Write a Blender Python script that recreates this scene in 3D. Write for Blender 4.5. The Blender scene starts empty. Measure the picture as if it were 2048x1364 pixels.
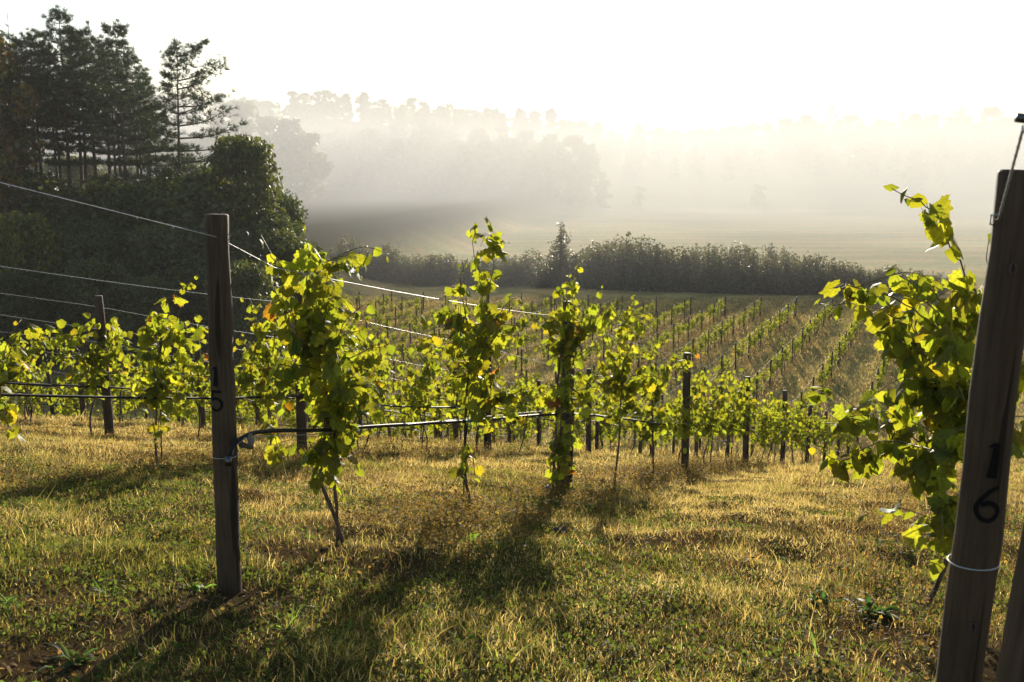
import bpy, math, random
import numpy as np

# ------------------------------------------------------------------ camera, sky, sun, exposure
S = bpy.context.scene
COL = S.collection
PITCH = math.radians(9.15)
F = 2000.0                                   # focal length in photo pixels (2048 wide)
cam_d = bpy.data.cameras.new('camera')
cam_d.sensor_width = 36.0
cam_d.lens = 36.0 * F / 2048.0
cam_d.clip_start = 0.05
cam_d.clip_end = 4000
cam_d.dof.use_dof = True
cam_d.dof.focus_distance = 7.0
cam_d.dof.aperture_fstop = 8.0
cam = bpy.data.objects.new('camera', cam_d)
cam.rotation_euler = (math.pi / 2 - PITCH, 0, 0)
COL.objects.link(cam)
S.camera = cam

SUN_AZ = math.radians(8.5)                   # to the right of the view axis
SUN_EL = math.radians(12.5)
W = bpy.data.worlds.new('World')
S.world = W
W.use_nodes = True
nt = W.node_tree
nt.nodes.clear()
sky = nt.nodes.new('ShaderNodeTexSky')
sky.sky_type = 'NISHITA'
sky.sun_disc = False
sky.sun_elevation = SUN_EL
sky.sun_rotation = SUN_AZ
sky.air_density = 1.0
sky.dust_density = 0.6
sky.ozone_density = 1.0
bg = nt.nodes.new('ShaderNodeBackground')
bg.inputs['Strength'].default_value = 0.085
wo = nt.nodes.new('ShaderNodeOutputWorld')
nt.links.new(sky.outputs[0], bg.inputs[0])
nt.links.new(bg.outputs[0], wo.inputs[0])

sun_d = bpy.data.lights.new('sun', 'SUN')
sun_d.energy = 5.0
sun_d.angle = math.radians(0.53)
sun_d.color = (1.0, 0.90, 0.74)
sun = bpy.data.objects.new('sun', sun_d)
sdir = np.array([math.sin(SUN_AZ) * math.cos(SUN_EL), math.cos(SUN_AZ) * math.cos(SUN_EL), math.sin(SUN_EL)])
sun.rotation_euler = (math.pi / 2 - SUN_EL, 0, math.pi - SUN_AZ)
sun.location = (40, 60, 60)
COL.objects.link(sun)

S.render.engine = 'CYCLES'
vs = S.view_settings
vs.view_transform = 'Standard'
vs.look = 'None'
vs.gamma = 1.0
vs.exposure = 1.28
vs.use_curve_mapping = False
cy = S.cycles
cy.use_denoising = True
try:
    cy.denoiser = 'OPENIMAGEDENOISE'
    cy.denoising_input_passes = 'RGB_ALBEDO_NORMAL'
except Exception:
    pass
cy.use_adaptive_sampling = True
cy.adaptive_threshold = 0.02
cy.max_bounces = 7
cy.diffuse_bounces = 3
cy.glossy_bounces = 2
cy.transmission_bounces = 4
cy.volume_bounces = 3
cy.transparent_max_bounces = 4
cy.caustics_reflective = False
cy.caustics_refractive = False

HAZE_DENSITY = 0.00028
MIST_DENSITY = 0.0039

# ------------------------------------------------------------------ helpers
R = np.random.default_rng(20240917)
cp, sp = math.cos(PITCH), math.sin(PITCH)


def pix(px, py, Y):
    """world point on the ray of photo pixel (px, py) at ground distance Y"""
    u = (px - 1024) / F
    v = (682 - py) / F
    y = cp + v * sp
    return np.array([u / y * Y, Y, (-sp + v * cp) / y * Y])


def proj(P):
    P = np.asarray(P, float)
    zc = P[..., 1] * cp - P[..., 2] * sp
    yc = P[..., 1] * sp + P[..., 2] * cp
    zc = np.where(np.abs(zc) < 1e-6, 1e-6, zc)
    return 1024 + F * P[..., 0] / zc, 682 - F * yc / zc


def vnoise(x, y, scale, seed):
    x = np.asarray(x, float) / scale
    y = np.asarray(y, float) / scale
    xi = np.floor(x).astype(np.int64)
    yi = np.floor(y).astype(np.int64)
    xf = x - xi
    yf = y - yi
    xf = xf * xf * (3 - 2 * xf)
    yf = yf * yf * (3 - 2 * yf)

    def h(a, b):
        n = (a * 374761393 + b * 668265263 + seed * 1442695041) & 0x7FFFFFFF
        n = ((n ^ (n >> 13)) * 1274126177) & 0x7FFFFFFF
        return ((n ^ (n >> 16)) & 0xFFFF) / 65535.0
    return (h(xi, yi) * (1 - xf) + h(xi + 1, yi) * xf) * (1 - yf) + (h(xi, yi + 1) * (1 - xf) + h(xi + 1, yi + 1) * xf) * yf


def sstep(a, b, t):
    t = np.clip((np.asarray(t, float) - a) / (b - a), 0, 1)
    return t * t * (3 - 2 * t)


ROW_SLOPE = 0.4325
ROW_STEP = 3.3


def row_x0(k):
    return -ROW_STEP * (16 - k)


_py = [-60, -6, 0, 2.2, 4.5, 6.9, 8.7, 11, 13.2, 17.8, 22.1, 27, 33, 40, 47, 55, 70, 110, 190, 330, 900]
_pz = [-1.5, -1.52, -1.62, -1.72, -1.92, -2.34, -2.74, -3.34, -3.95, -5.22, -6.42, -7.85, -9.55, -11.2, -12.0, -12.2, -12.25, -12.3, -12.4, -12.4, -12.4]
_ty = np.arange(-60, 900, 0.1)
_tz = np.interp(_ty, _py, _pz)
_k = np.ones(21) / 21
_tz = np.convolve(np.pad(_tz, 10, mode='edge'), _k, 'valid')


def gz(x, y, bump=True):
    x = np.asarray(x, float)
    y = np.asarray(y, float)
    z = np.interp(y, _ty, _tz)
    s = (row_x0(15) + ROW_SLOPE * y) - x
    lat = np.where(s > 0, 0.075 * 26 * np.tanh(s / 26), 0.03 * 12 * np.tanh(s / 12))
    z = z + lat * (1 - sstep(16, 46, y)) * sstep(-4, 5, y)
    # wooded bank on the left
    z = z + 6.0 * sstep(17, 35, -x + (y - 78) * 0.12) * sstep(66, 92, y)
    # misty hills
    hill = 26 * sstep(420, 640, y - 0.10 * x) + 9 * sstep(60, 260, x) * sstep(380, 520, y) + 8 * sstep(35, 130, -x) * sstep(200, 420, y)
    hill = hill + 7 * sstep(380, 620, y) * (1 - sstep(-40, 200, x))
    z = z + hill + (vnoise(x, y, 90, 3) - 0.5) * 7 * sstep(320, 480, y)
    if bump:
        near = 1 - sstep(30, 60, y)
        z = z + ((vnoise(x, y, 0.33, 5) - 0.5) * 0.075 + (vnoise(x, y, 0.9, 6) - 0.5) * 0.09 + (vnoise(x, y, 2.3, 7) - 0.5) * 0.10) * near * sstep(0, 2, y)
    return z


def new_mesh(name, V, T, col=None, mat=None, smooth=False, quads=None):
    V = np.ascontiguousarray(V, np.float32)
    T = np.ascontiguousarray(T, np.int32).reshape(-1, 3)
    me = bpy.data.meshes.new(name)
    me.vertices.add(len(V))
    me.vertices.foreach_set('co', V.ravel())
    n = len(T)
    me.loops.add(n * 3)
    me.polygons.add(n)
    me.loops.foreach_set('vertex_index', T.ravel())
    me.polygons.foreach_set('loop_start', np.arange(0, n * 3, 3, dtype=np.int32))
    if smooth:
        me.polygons.foreach_set('use_smooth', np.ones(n, bool))
    me.update(calc_edges=True)
    if col is not None:
        a = me.color_attributes.new('col', 'FLOAT_COLOR', 'POINT')
        c = np.ones((len(V), 4), np.float32)
        c[:, :3] = col
        a.data.foreach_set('color', c.ravel())
    if mat is not None:
        me.materials.append(mat)
    return me


def link(name, me, parent=None, loc=None, rot=None, scale=None):
    o = bpy.data.objects.new(name, me)
    COL.objects.link(o)
    if parent is not None:
        o.parent = parent
    if loc is not None:
        o.location = [float(c) for c in loc]
    if rot is not None:
        o.rotation_euler = rot
    if scale is not None:
        o.scale = scale if hasattr(scale, '__len__') else (scale,) * 3
    return o


def tag(o, label=None, cat=None, group=None, kind=None):
    if label:
        o['label'] = label
    if cat:
        o['category'] = cat
    if group:
        o['group'] = group
    if kind:
        o['kind'] = kind
    return o


class Geo:
    """collects triangles"""
    def __init__(self):
        self.V, self.T, self.C, self.n = [], [], [], 0

    def add(self, V, T, c=(1, 1, 1)):
        V = np.asarray(V, float)
        T = np.asarray(T, int).reshape(-1, 3)
        self.V.append(V)
        self.T.append(T + self.n)
        c = np.asarray(c, float)
        self.C.append(np.broadcast_to(c, (len(V), 3)))
        self.n += len(V)

    def tube(self, pts, rad, sides=6, c=(1, 1, 1), cap=True, jitter=0.0):
        V, T = tube(pts, rad, sides, cap, jitter)
        self.add(V, T, c)

    def mesh(self, name, mat, smooth=False):
        return new_mesh(name, np.concatenate(self.V), np.concatenate(self.T), np.concatenate(self.C), mat, smooth)


def tube(pts, rad, sides=6, cap=True, jitter=0.0):
    pts = np.asarray(pts, float)
    n = len(pts)
    rad = np.broadcast_to(np.asarray(rad, float), (n,))
    d = np.gradient(pts, axis=0)
    d /= np.linalg.norm(d, axis=1)[:, None] + 1e-9
    ref = np.array([0.0, 0, 1]) if abs(d[0][2]) < 0.8 else np.array([1.0, 0, 0])
    a = np.cross(d, ref)
    a /= np.linalg.norm(a, axis=1)[:, None] + 1e-9
    b = np.cross(d, a)
    th = np.linspace(0, 2 * math.pi, sides, endpoint=False)
    rr = rad[:, None] * (1 + (R.uniform(-jitter, jitter, (n, sides)) if jitter else 0))
    V = pts[:, None, :] + rr[..., None] * (np.cos(th)[None, :, None] * a[:, None, :] + np.sin(th)[None, :, None] * b[:, None, :])
    V = V.reshape(-1, 3)
    i, j = np.meshgrid(np.arange(n - 1), np.arange(sides), indexing='ij')
    i = i.ravel()
    j = j.ravel()
    j2 = (j + 1) % sides
    q = np.stack([i * sides + j, i * sides + j2, (i + 1) * sides + j2, (i + 1) * sides + j], 1)
    T = np.concatenate([q[:, [0, 2, 1]], q[:, [0, 3, 2]]])
    if cap:
        V = np.concatenate([V, pts[:1], pts[-1:]])
        k = np.arange(sides)
        k2 = (k + 1) % sides
        c0 = np.stack([np.full(sides, n * sides), k, k2], 1)
        o = (n - 1) * sides
        c1 = np.stack([np.full(sides, n * sides + 1), o + k2, o + k], 1)
        T = np.concatenate([T, c0, c1])
    return V, T


def scatter(PV, PT, pos, rot, scale, col):
    """copies of a small shape, merged: pos (n,3) rot (n,3,3) scale (n,) or (n,3) col (n,3)"""
    n, m = len(pos), len(PV)
    scale = np.asarray(scale, float)
    s = scale[:, None, None] if scale.ndim == 1 else scale[:, None, :]
    V = np.einsum('nij,nmj->nmi', rot, PV[None] * s) + pos[:, None, :]
    T = (PT[None] + (np.arange(n) * m)[:, None, None]).reshape(-1, 3)
    C = np.repeat(col, m, axis=0)
    return V.reshape(-1, 3), T, C


def frames(mid, nrm):
    """rotation matrices with local Y = mid, local Z close to nrm"""
    y = mid / (np.linalg.norm(mid, axis=1)[:, None] + 1e-9)
    x = np.cross(y, nrm)
    x /= np.linalg.norm(x, axis=1)[:, None] + 1e-9
    z = np.cross(x, y)
    return np.stack([x, y, z], 2)


def spline(pts, step=0.06):
    """Catmull-Rom through pts, resampled to about step"""
    P = np.asarray(pts, float)
    if len(P) < 3:
        P = np.array([P[0], (P[0] + P[-1]) / 2, P[-1]])
    Q = np.concatenate([[2 * P[0] - P[1]], P, [2 * P[-1] - P[-2]]])
    out = []
    for i in range(len(P) - 1):
        p0, p1, p2, p3 = Q[i:i + 4]
        n = max(2, int(np.linalg.norm(p2 - p1) / step))
        t = np.linspace(0, 1, n, endpoint=False)[:, None]
        out.append(0.5 * (2 * p1 + (p2 - p0) * t + (2 * p0 - 5 * p1 + 4 * p2 - p3) * t ** 2 + (3 * p1 - p0 - 3 * p2 + p3) * t ** 3))
    out.append(P[-1:])
    return np.concatenate(out)


ONES = ['', 'first', 'second', 'third', 'fourth', 'fifth', 'sixth', 'seventh', 'eighth', 'ninth', 'tenth', 'eleventh', 'twelfth', 'thirteenth', 'fourteenth', 'fifteenth', 'sixteenth', 'seventeenth', 'eighteenth', 'nineteenth']
TENS = ['', '', 'twenty', 'thirty', 'forty', 'fifty', 'sixty', 'seventy', 'eighty', 'ninety']
TENTH = ['', '', 'twentieth', 'thirtieth', 'fortieth', 'fiftieth', 'sixtieth', 'seventieth', 'eightieth', 'ninetieth']


def ordinal(n):
    if n < 20:
        return ONES[n]
    return TENTH[n // 10] if n % 10 == 0 else TENS[n // 10] + '-' + ONES[n % 10]


# ------------------------------------------------------------------ materials
def mat(name):
    m = bpy.data.materials.new(name)
    m.use_nodes = True
    t = m.node_tree
    t.nodes.clear()
    out = t.nodes.new('ShaderNodeOutputMaterial')
    return m, t, out


def N(t, kind, **kw):
    n = t.nodes.new(kind)
    for k, v in kw.items():
        if k in n.inputs:
            n.inputs[k].default_value = v
        else:
            setattr(n, k, v)
    return n


def mixrgb(t, fac, a, b, blend='MIX'):
    n = t.nodes.new('ShaderNodeMix')
    n.data_type = 'RGBA'
    n.blend_type = blend
    for sock, val in ((n.inputs[0], fac), (n.inputs[6], a), (n.inputs[7], b)):
        if hasattr(val, 'is_linked') or hasattr(val, 'links'):
            t.links.new(val, sock)
        else:
            sock.default_value = val if not hasattr(val, '__len__') else (*val[:3], 1)
    return n.outputs[2]


def leaf_material(name, use_object, tint, trans=0.5, rough=0.42, spec=0.5, vein=True):
    """thin leaf: reflected colour + light passing through"""
    m, t, out = mat(name)
    if use_object:
        src = N(t, 'ShaderNodeObjectInfo').outputs['Color']
    else:
        src = N(t, 'ShaderNodeVertexColor', layer_name='col').outputs['Color']
    if vein:
        nz = N(t, 'ShaderNodeTexNoise', Scale=9.0, Detail=3.0)
        tc = N(t, 'ShaderNodeTexCoord')
        t.links.new(tc.outputs['Object'], nz.inputs['Vector'])
        ramp = N(t, 'ShaderNodeMapRange')
        ramp.inputs[1].default_value = 0.35
        ramp.inputs[2].default_value = 0.7
        ramp.inputs[3].default_value = 0.75
        ramp.inputs[4].default_value = 1.3
        t.links.new(nz.outputs[0], ramp.inputs[0])
        cmb = N(t, 'ShaderNodeCombineColor')
        for i in range(3):
            t.links.new(ramp.outputs[0], cmb.inputs[i])
        src = mixrgb(t, 1.0, src, cmb.outputs[0], 'MULTIPLY')
    p = N(t, 'ShaderNodeBsdfPrincipled', Roughness=rough)
    p.inputs['Specular IOR Level'].default_value = spec
    t.links.new(src, p.inputs['Base Color'])
    tr = N(t, 'ShaderNodeBsdfTranslucent')
    t.links.new(mixrgb(t, 1.0, src, tint, 'MULTIPLY'), tr.inputs['Color'])
    mx = N(t, 'ShaderNodeMixShader', Fac=trans)
    t.links.new(p.outputs[0], mx.inputs[1])
    t.links.new(tr.outputs[0], mx.inputs[2])
    t.links.new(mx.outputs[0], out.inputs[0])
    return m


M_LEAF_OBJ = leaf_material('vine_leaf', True, (6.9, 5.3, 1.5), 0.50, 0.55, 0.18)
M_LEAF = leaf_material('vine_foliage', False, (6.6, 5.2, 1.5), 0.48, 0.6, 0.12, vein=False)
M_GRASS = leaf_material('grass_blades', False, (1.7, 1.6, 1.2), 0.52, 0.6, 0.12, vein=False)
M_WEED = leaf_material('weed_leaf', True, (3.0, 3.0, 1.6), 0.45, 0.6, 0.15)
M_CLOVER = leaf_material('clover_leaf', False, (2.6, 2.6, 1.2), 0.45, 0.7, 0.08, vein=False)
M_BUSH = leaf_material('bush_leaves', False, (2.8, 2.6, 1.2), 0.36, 0.5, 0.3, vein=False)
M_NEEDLE = leaf_material('pine_needles', False, (1.6, 1.6, 1.0), 0.2, 0.55, 0.3, vein=False)


def wood_material(name, a, b, scale=(30, 30, 2.0), rough=0.8, bump=0.5):
    m, t, out = mat(name)
    tc = N(t, 'ShaderNodeTexCoord')
    mp = N(t, 'ShaderNodeMapping')
    mp.inputs['Scale'].default_value = scale
    t.links.new(tc.outputs['Object'], mp.inputs[0])
    n1 = N(t, 'ShaderNodeTexNoise', Scale=1.0, Detail=6.0, Roughness=0.65)
    t.links.new(mp.outputs[0], n1.inputs['Vector'])
    n2 = N(t, 'ShaderNodeTexNoise', Scale=3.0, Detail=4.0)
    t.links.new(tc.outputs['Object'], n2.inputs['Vector'])
    r = N(t, 'ShaderNodeMapRange')
    r.inputs[1].default_value = 0.3
    r.inputs[2].default_value = 0.7
    t.links.new(n1.outputs[0], r.inputs[0])
    c = mixrgb(t, r.outputs[0], a, b)
    r2 = N(t, 'ShaderNodeMapRange')
    r2.inputs[1].default_value = 0.35
    r2.inputs[2].default_value = 0.7
    r2.inputs[3].default_value = 0.0
    r2.inputs[4].default_value = 0.55
    t.links.new(n2.outputs[0], r2.inputs[0])
    c = mixrgb(t, r2.outputs[0], c, tuple(x * 0.45 for x in a))
    mp3 = N(t, 'ShaderNodeMapping')
    mp3.inputs['Scale'].default_value = (scale[0] * 0.35, scale[1] * 0.35, scale[2] * 0.3)
    t.links.new(tc.outputs['Object'], mp3.inputs[0])
    n3 = N(t, 'ShaderNodeTexNoise', Scale=1.0, Detail=2.0, Distortion=0.4)
    t.links.new(mp3.outputs[0], n3.inputs['Vector'])
    r3 = N(t, 'ShaderNodeMapRange')
    r3.inputs[1].default_value = 0.61
    r3.inputs[2].default_value = 0.66
    r3.inputs[3].default_value = 0.0
    r3.inputs[4].default_value = 0.8
    t.links.new(n3.outputs[0], r3.inputs[0])
    c = mixrgb(t, r3.outputs[0], c, tuple(x * 0.25 for x in a))
    p = N(t, 'ShaderNodeBsdfPrincipled', Roughness=rough)
    p.inputs['Specular IOR Level'].default_value = 0.2
    t.links.new(c, p.inputs['Base Color'])
    bm = N(t, 'ShaderNodeBump', Strength=bump, Distance=0.004)
    t.links.new(n1.outputs[0], bm.inputs['Height'])
    t.links.new(bm.outputs[0], p.inputs['Normal'])
    t.links.new(p.outputs[0], out.inputs[0])
    return m


M_POST = wood_material('weathered_post_wood', (0.046, 0.029, 0.017), (0.115, 0.075, 0.046), (90, 90, 4), 0.75, 1.0)
M_VINEWOOD = wood_material('vine_bark', (0.09, 0.055, 0.035), (0.17, 0.11, 0.075), (60, 60, 8), 0.85, 0.8)
M_CANE = wood_material('green_cane', (0.16, 0.11, 0.04), (0.20, 0.16, 0.06), (40, 40, 10), 0.6, 0.2)
M_BARK = wood_material('pine_bark', (0.07, 0.05, 0.04), (0.13, 0.10, 0.085), (5, 5, 1.2), 0.9, 0.5)


def simple(name, colour, rough=0.5, metal=0.0, spec=0.5):
    m, t, out = mat(name)
    p = N(t, 'ShaderNodeBsdfPrincipled', Roughness=rough, Metallic=metal)
    nz = N(t, 'ShaderNodeTexNoise', Scale=60.0, Detail=3.0)
    tc = N(t, 'ShaderNodeTexCoord')
    t.links.new(tc.outputs['Object'], nz.inputs['Vector'])
    t.links.new(mixrgb(t, nz.outputs[0], tuple(c * 0.7 for c in colour), tuple(min(1, c * 1.3) for c in colour)), p.inputs['Base Color'])
    p.inputs['Specular IOR Level'].default_value = spec
    t.links.new(p.outputs[0], out.inputs[0])
    return m


M_WIRE = simple('galvanised_wire', (0.40, 0.40, 0.41), 0.5, 0.3)
M_TUBE = simple('black_drip_tube', (0.016, 0.016, 0.018), 0.55, 0.0, 0.10)
M_PAINT = simple('black_paint', (0.009, 0.008, 0.008), 0.85, 0.0, 0.1)
M_STEEL = simple('dark_steel', (0.10, 0.10, 0.105), 0.35, 1.0)
M_WHITE = simple('white_plastic', (0.78, 0.78, 0.76), 0.5)
M_TAPE = simple('green_tie_tape', (0.02, 0.35, 0.28), 0.5)
M_DEAD = simple('dry_dead_leaf', (0.10, 0.09, 0.085), 0.7)
M_ROCK = wood_material('field_stone', (0.17, 0.155, 0.135), (0.32, 0.30, 0.27), (14, 14, 14), 0.9, 0.8)
M_ROCKD = wood_material('dark_stone', (0.05, 0.042, 0.035), (0.10, 0.085, 0.07), (14, 14, 14), 0.9, 0.8)


def ground_material():
    m, t, out = mat('ground_cover')
    geo = N(t, 'ShaderNodeNewGeometry')
    col = N(t, 'ShaderNodeVertexColor', layer_name='col').outputs['Color']
    a = N(t, 'ShaderNodeTexNoise', Scale=14.0, Detail=8.0, Roughness=0.75)
    b = N(t, 'ShaderNodeTexNoise', Scale=1.1, Detail=5.0)
    c = N(t, 'ShaderNodeTexNoise', Scale=0.09, Detail=4.0)
    for n in (a, b, c):
        t.links.new(geo.outputs['Position'], n.inputs['Vector'])

    def rng(n, lo, hi, o0, o1):
        r = N(t, 'ShaderNodeMapRange')
        for i, v in enumerate((lo, hi, o0, o1)):
            r.inputs[i + 1].default_value = v
        t.links.new(n.outputs[0], r.inputs[0])
        return r.outputs[0]
    k = mixrgb(t, rng(a, 0.3, 0.7, 0, 1), tuple([0.55] * 3), tuple([1.35] * 3))
    k2 = mixrgb(t, rng(b, 0.35, 0.65, 0, 1), (0.75, 0.85, 0.8), (1.2, 1.1, 1.0))
    k3 = mixrgb(t, rng(c, 0.35, 0.65, 0, 1), (0.85, 0.95, 0.9), (1.12, 1.05, 1.0))
    x = mixrgb(t, 1.0, col, k, 'MULTIPLY')
    x = mixrgb(t, 1.0, x, k2, 'MULTIPLY')
    x = mixrgb(t, 1.0, x, k3, 'MULTIPLY')
    p = N(t, 'ShaderNodeBsdfPrincipled', Roughness=0.9)
    p.inputs['Specular IOR Level'].default_value = 0.0
    t.links.new(x, p.inputs['Base Color'])
    bm = N(t, 'ShaderNodeBump', Strength=1.0, Distance=0.09)
    t.links.new(a.outputs[0], bm.inputs['Height'])
    t.links.new(bm.outputs[0], p.inputs['Normal'])
    t.links.new(p.outputs[0], out.inputs[0])
    return m


M_GROUND = ground_material()

# ------------------------------------------------------------------ ground
SOIL = [  # (x, y, radius) of bare patches
    (*pix(735, 1135, 5.15)[:2], 0.33), (*pix(620, 1125, 5.2)[:2], 0.30), (*pix(330, 1250, 4.05)[:2], 0.42), (*pix(150, 1240, 4.1)[:2], 0.3),
    (*pix(1840, 1210, 4.3)[:2], 0.38), (*pix(1750, 1290, 3.9)[:2], 0.30), (*pix(1250, 1060, 6.0)[:2], 0.30), (*pix(480, 1200, 4.4)[:2], 0.25),
    (*pix(100, 1330, 3.5)[:2], 0.25), (*pix(2000, 1250, 3.9)[:2], 0.5),
]


def bare(x, y):
    b = np.zeros(np.shape(x))
    for sx, sy, r in SOIL:
        b = np.maximum(b, np.exp(-(((x - sx) / (r * 1.5)) ** 2 + ((y - sy) / r) ** 2)))
    return b * (0.45 + 0.9 * vnoise(x, y, 0.25, 9))


def row_dist(x, y):
    """signed distance to the closest trellis row"""
    s = (x - ROW_SLOPE * np.asarray(y)) / ROW_STEP
    return (s - np.round(s)) * ROW_STEP / math.sqrt(1 + ROW_SLOPE ** 2)


def axis(parts):
    out = []
    for a, b, n in parts:
        out.append(np.linspace(a, b, n, endpoint=False))
    out.append([parts[-1][1]])
    return np.concatenate(out)


gy = axis([(-60, -5, 12), (-5, 2, 14), (2, 16, 112), (16, 34, 50), (34, 60, 36), (60, 130, 60), (130, 330, 80), (330, 880, 44)])
gxs = axis([(-880, -200, 34), (-200, -60, 30), (-60, -16, 44), (-16, -6, 34), (-6, 7, 96), (7, 16, 30), (16, 60, 44), (60, 200, 30), (200, 880, 34)])
GX, GY = np.meshgrid(gxs, gy)
GZ = gz(GX, GY)
nx, ny = len(gxs), len(gy)
V = np.stack([GX.ravel(), GY.ravel(), GZ.ravel()], 1)
ii, jj = np.meshgrid(np.arange(ny - 1), np.arange(nx - 1), indexing='ij')
q = (ii * nx + jj).ravel()
T = np.concatenate([np.stack([q, q + 1, q + nx + 1], 1), np.stack([q, q + nx + 1, q + nx], 1)])
x, y = V[:, 0], V[:, 1]
soil = np.array([0.105, 0.066, 0.038])
thatch = np.array([0.30, 0.21, 0.095])
straw = np.array([0.50, 0.36, 0.15])
green = np.array([0.11, 0.125, 0.04])
hay = np.array([0.52, 0.43, 0.25])
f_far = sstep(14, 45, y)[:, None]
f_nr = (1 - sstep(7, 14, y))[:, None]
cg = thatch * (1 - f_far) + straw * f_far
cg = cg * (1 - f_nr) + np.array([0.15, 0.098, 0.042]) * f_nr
g_ = (sstep(0.45, 0.75, vnoise(x, y, 2.2, 21)) * 0.55)[:, None]
cg = cg * (1 - g_) + green * g_
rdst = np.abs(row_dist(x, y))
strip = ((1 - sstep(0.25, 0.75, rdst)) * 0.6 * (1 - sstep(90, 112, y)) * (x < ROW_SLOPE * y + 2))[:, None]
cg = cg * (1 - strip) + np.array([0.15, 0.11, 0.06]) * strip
b_ = np.clip(bare(x, y), 0, 1)[:, None]
cg = cg * (1 - b_) + soil * b_
fm = sstep(112, 135, y)[:, None]
hl = (1 + 0.09 * np.sin(y * 0.52 + 0.02 * x + 3 * vnoise(x, y, 60, 71)) + 0.5 * (vnoise(x, y, 28, 72) - 0.5))[:, None]
cg = cg * (1 - fm) + hay * hl * fm
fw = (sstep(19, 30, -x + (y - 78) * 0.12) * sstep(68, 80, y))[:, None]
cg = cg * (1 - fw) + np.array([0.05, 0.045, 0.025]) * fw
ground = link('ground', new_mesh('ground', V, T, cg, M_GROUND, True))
tag(ground, kind='structure')

# ------------------------------------------------------------------ leaf shapes


def grape_leaf(seed, teeth=26):
    """lobed toothed blade with its stalk; stalk starts at the origin, tip along +Y, about one unit wide"""
    rg = np.random.default_rng(seed)
    th = np.linspace(-math.radians(160), math.radians(160), teeth)
    lob = 0.40 + 0.20 * np.exp(-(th / 0.42) ** 2) + 0.13 * np.exp(-((np.abs(th) - 1.02) / 0.34) ** 2) + 0.09 * np.exp(-((np.abs(th) - 1.95) / 0.42) ** 2)
    lob = lob * (1 + rg.normal(0, 0.035, teeth))
    lob[::2] += 0.045
    lob[1::2] -= 0.035
    stalk = 0.55
    out = np.stack([lob * np.sin(th), lob * np.cos(th)], 1)
    midr = out[::2] * 0.55
    P = np.concatenate([[[0, 0]], midr, out])
    nm = len(midr)
    Tt = []
    for i in range(nm - 1):
        Tt.append((0, 1 + i + 1, 1 + i))
    o = 1 + nm
    for i in range(nm - 1):
        a, b = 1 + i, 1 + i + 1
        Tt += [(a, b, o + 2 * i + 1), (a, o + 2 * i + 1, o + 2 * i), (b, o + 2 * i + 2, o + 2 * i + 1)]
    if teeth % 2 == 0:
        Tt.append((nm, o + teeth - 1, o + teeth - 2))
    r2 = P[:, 0] ** 2 + P[:, 1] ** 2
    fold = rg.uniform(0.15, 0.75)
    droop = rg.uniform(0.05, 0.55)
    z = -fold * np.abs(P[:, 0]) ** 1.5 - droop * np.sign(P[:, 1]) * P[:, 1] ** 2 * 0.8
    z += 0.06 * np.sin(P[:, 0] * 9 + seed) * np.sqrt(r2) + rg.normal(0, 0.012, len(P))
    tw = rg.uniform(-0.35, 0.35)
    z += tw * P[:, 0] * P[:, 1]
    V3 = np.stack([P[:, 0], P[:, 1] + stalk, z], 1)
    # stalk: thin three-sided strip
    n0 = len(V3)
    w = 0.013
    sv = np.array([[-w, 0, 0.02], [w, 0, 0.02], [0, 0, 0.035], [-w, stalk + 0.02, 0.004], [w, stalk + 0.02, 0.004], [0, stalk + 0.02, 0.018]])
    st = np.array([(0, 1, 4), (0, 4, 3), (1, 2, 5), (1, 5, 4), (2, 0, 3), (2, 3, 5)]) + n0
    V3 = np.concatenate([V3, sv])
    Tt = np.concatenate([np.array(Tt), st])
    return V3, Tt


LEAVES = [grape_leaf(100 + i, 22 if i % 2 else 26) for i in range(12)]
LEAF_MESH = [new_mesh('leaf', v, t_, None, M_LEAF_OBJ, True) for v, t_ in LEAVES]
# cheaper leaf for rows further back
KITE_V = np.array([[0, 0.1, 0.0], [-0.46, 0.38, -0.12], [-0.30, 0.85, -0.22], [0, 1.12, -0.30], [0.32, 0.83, -0.18], [0.47, 0.36, -0.14], [0, 0.5, 0.05]])
KITE_T = np.array([(6, 1, 0), (6, 2, 1), (6, 3, 2), (6, 4, 3), (6, 5, 4), (6, 0, 5)])
CARD_V = np.array([[-0.5, 0.0, 0.0], [0.5, 0.15, 0.03], [0.42, 0.95, -0.16], [-0.38, 0.85, -0.1]])
CARD_T = np.array([(0, 1, 2), (0, 2, 3)])


def leaf_colours(rg, n, autumn=0.06):
    base = np.array([0.048, 0.074, 0.013])
    c = base * rg.uniform(0.72, 1.35, (n, 1)) * np.array([1, 1, 1]) + rg.uniform(0, 0.018, (n, 1)) * np.array([1.6, 1, 0.1])
    u = rg.random(n)
    yel = np.array([0.085, 0.088, 0.012])
    ora = np.array([0.095, 0.060, 0.010])
    bro = np.array([0.10, 0.050, 0.022])
    c[u < autumn] = (yel * rg.uniform(0.75, 1.2, (n, 1)))[u < autumn]
    c[u < autumn * 0.16] = (ora * rg.uniform(0.7, 1.1, (n, 1)))[u < autumn * 0.16]
    c[u < autumn * 0.07] = (bro * rg.uniform(0.7, 1.1, (n, 1)))[u < autumn * 0.07]
    return c


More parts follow.
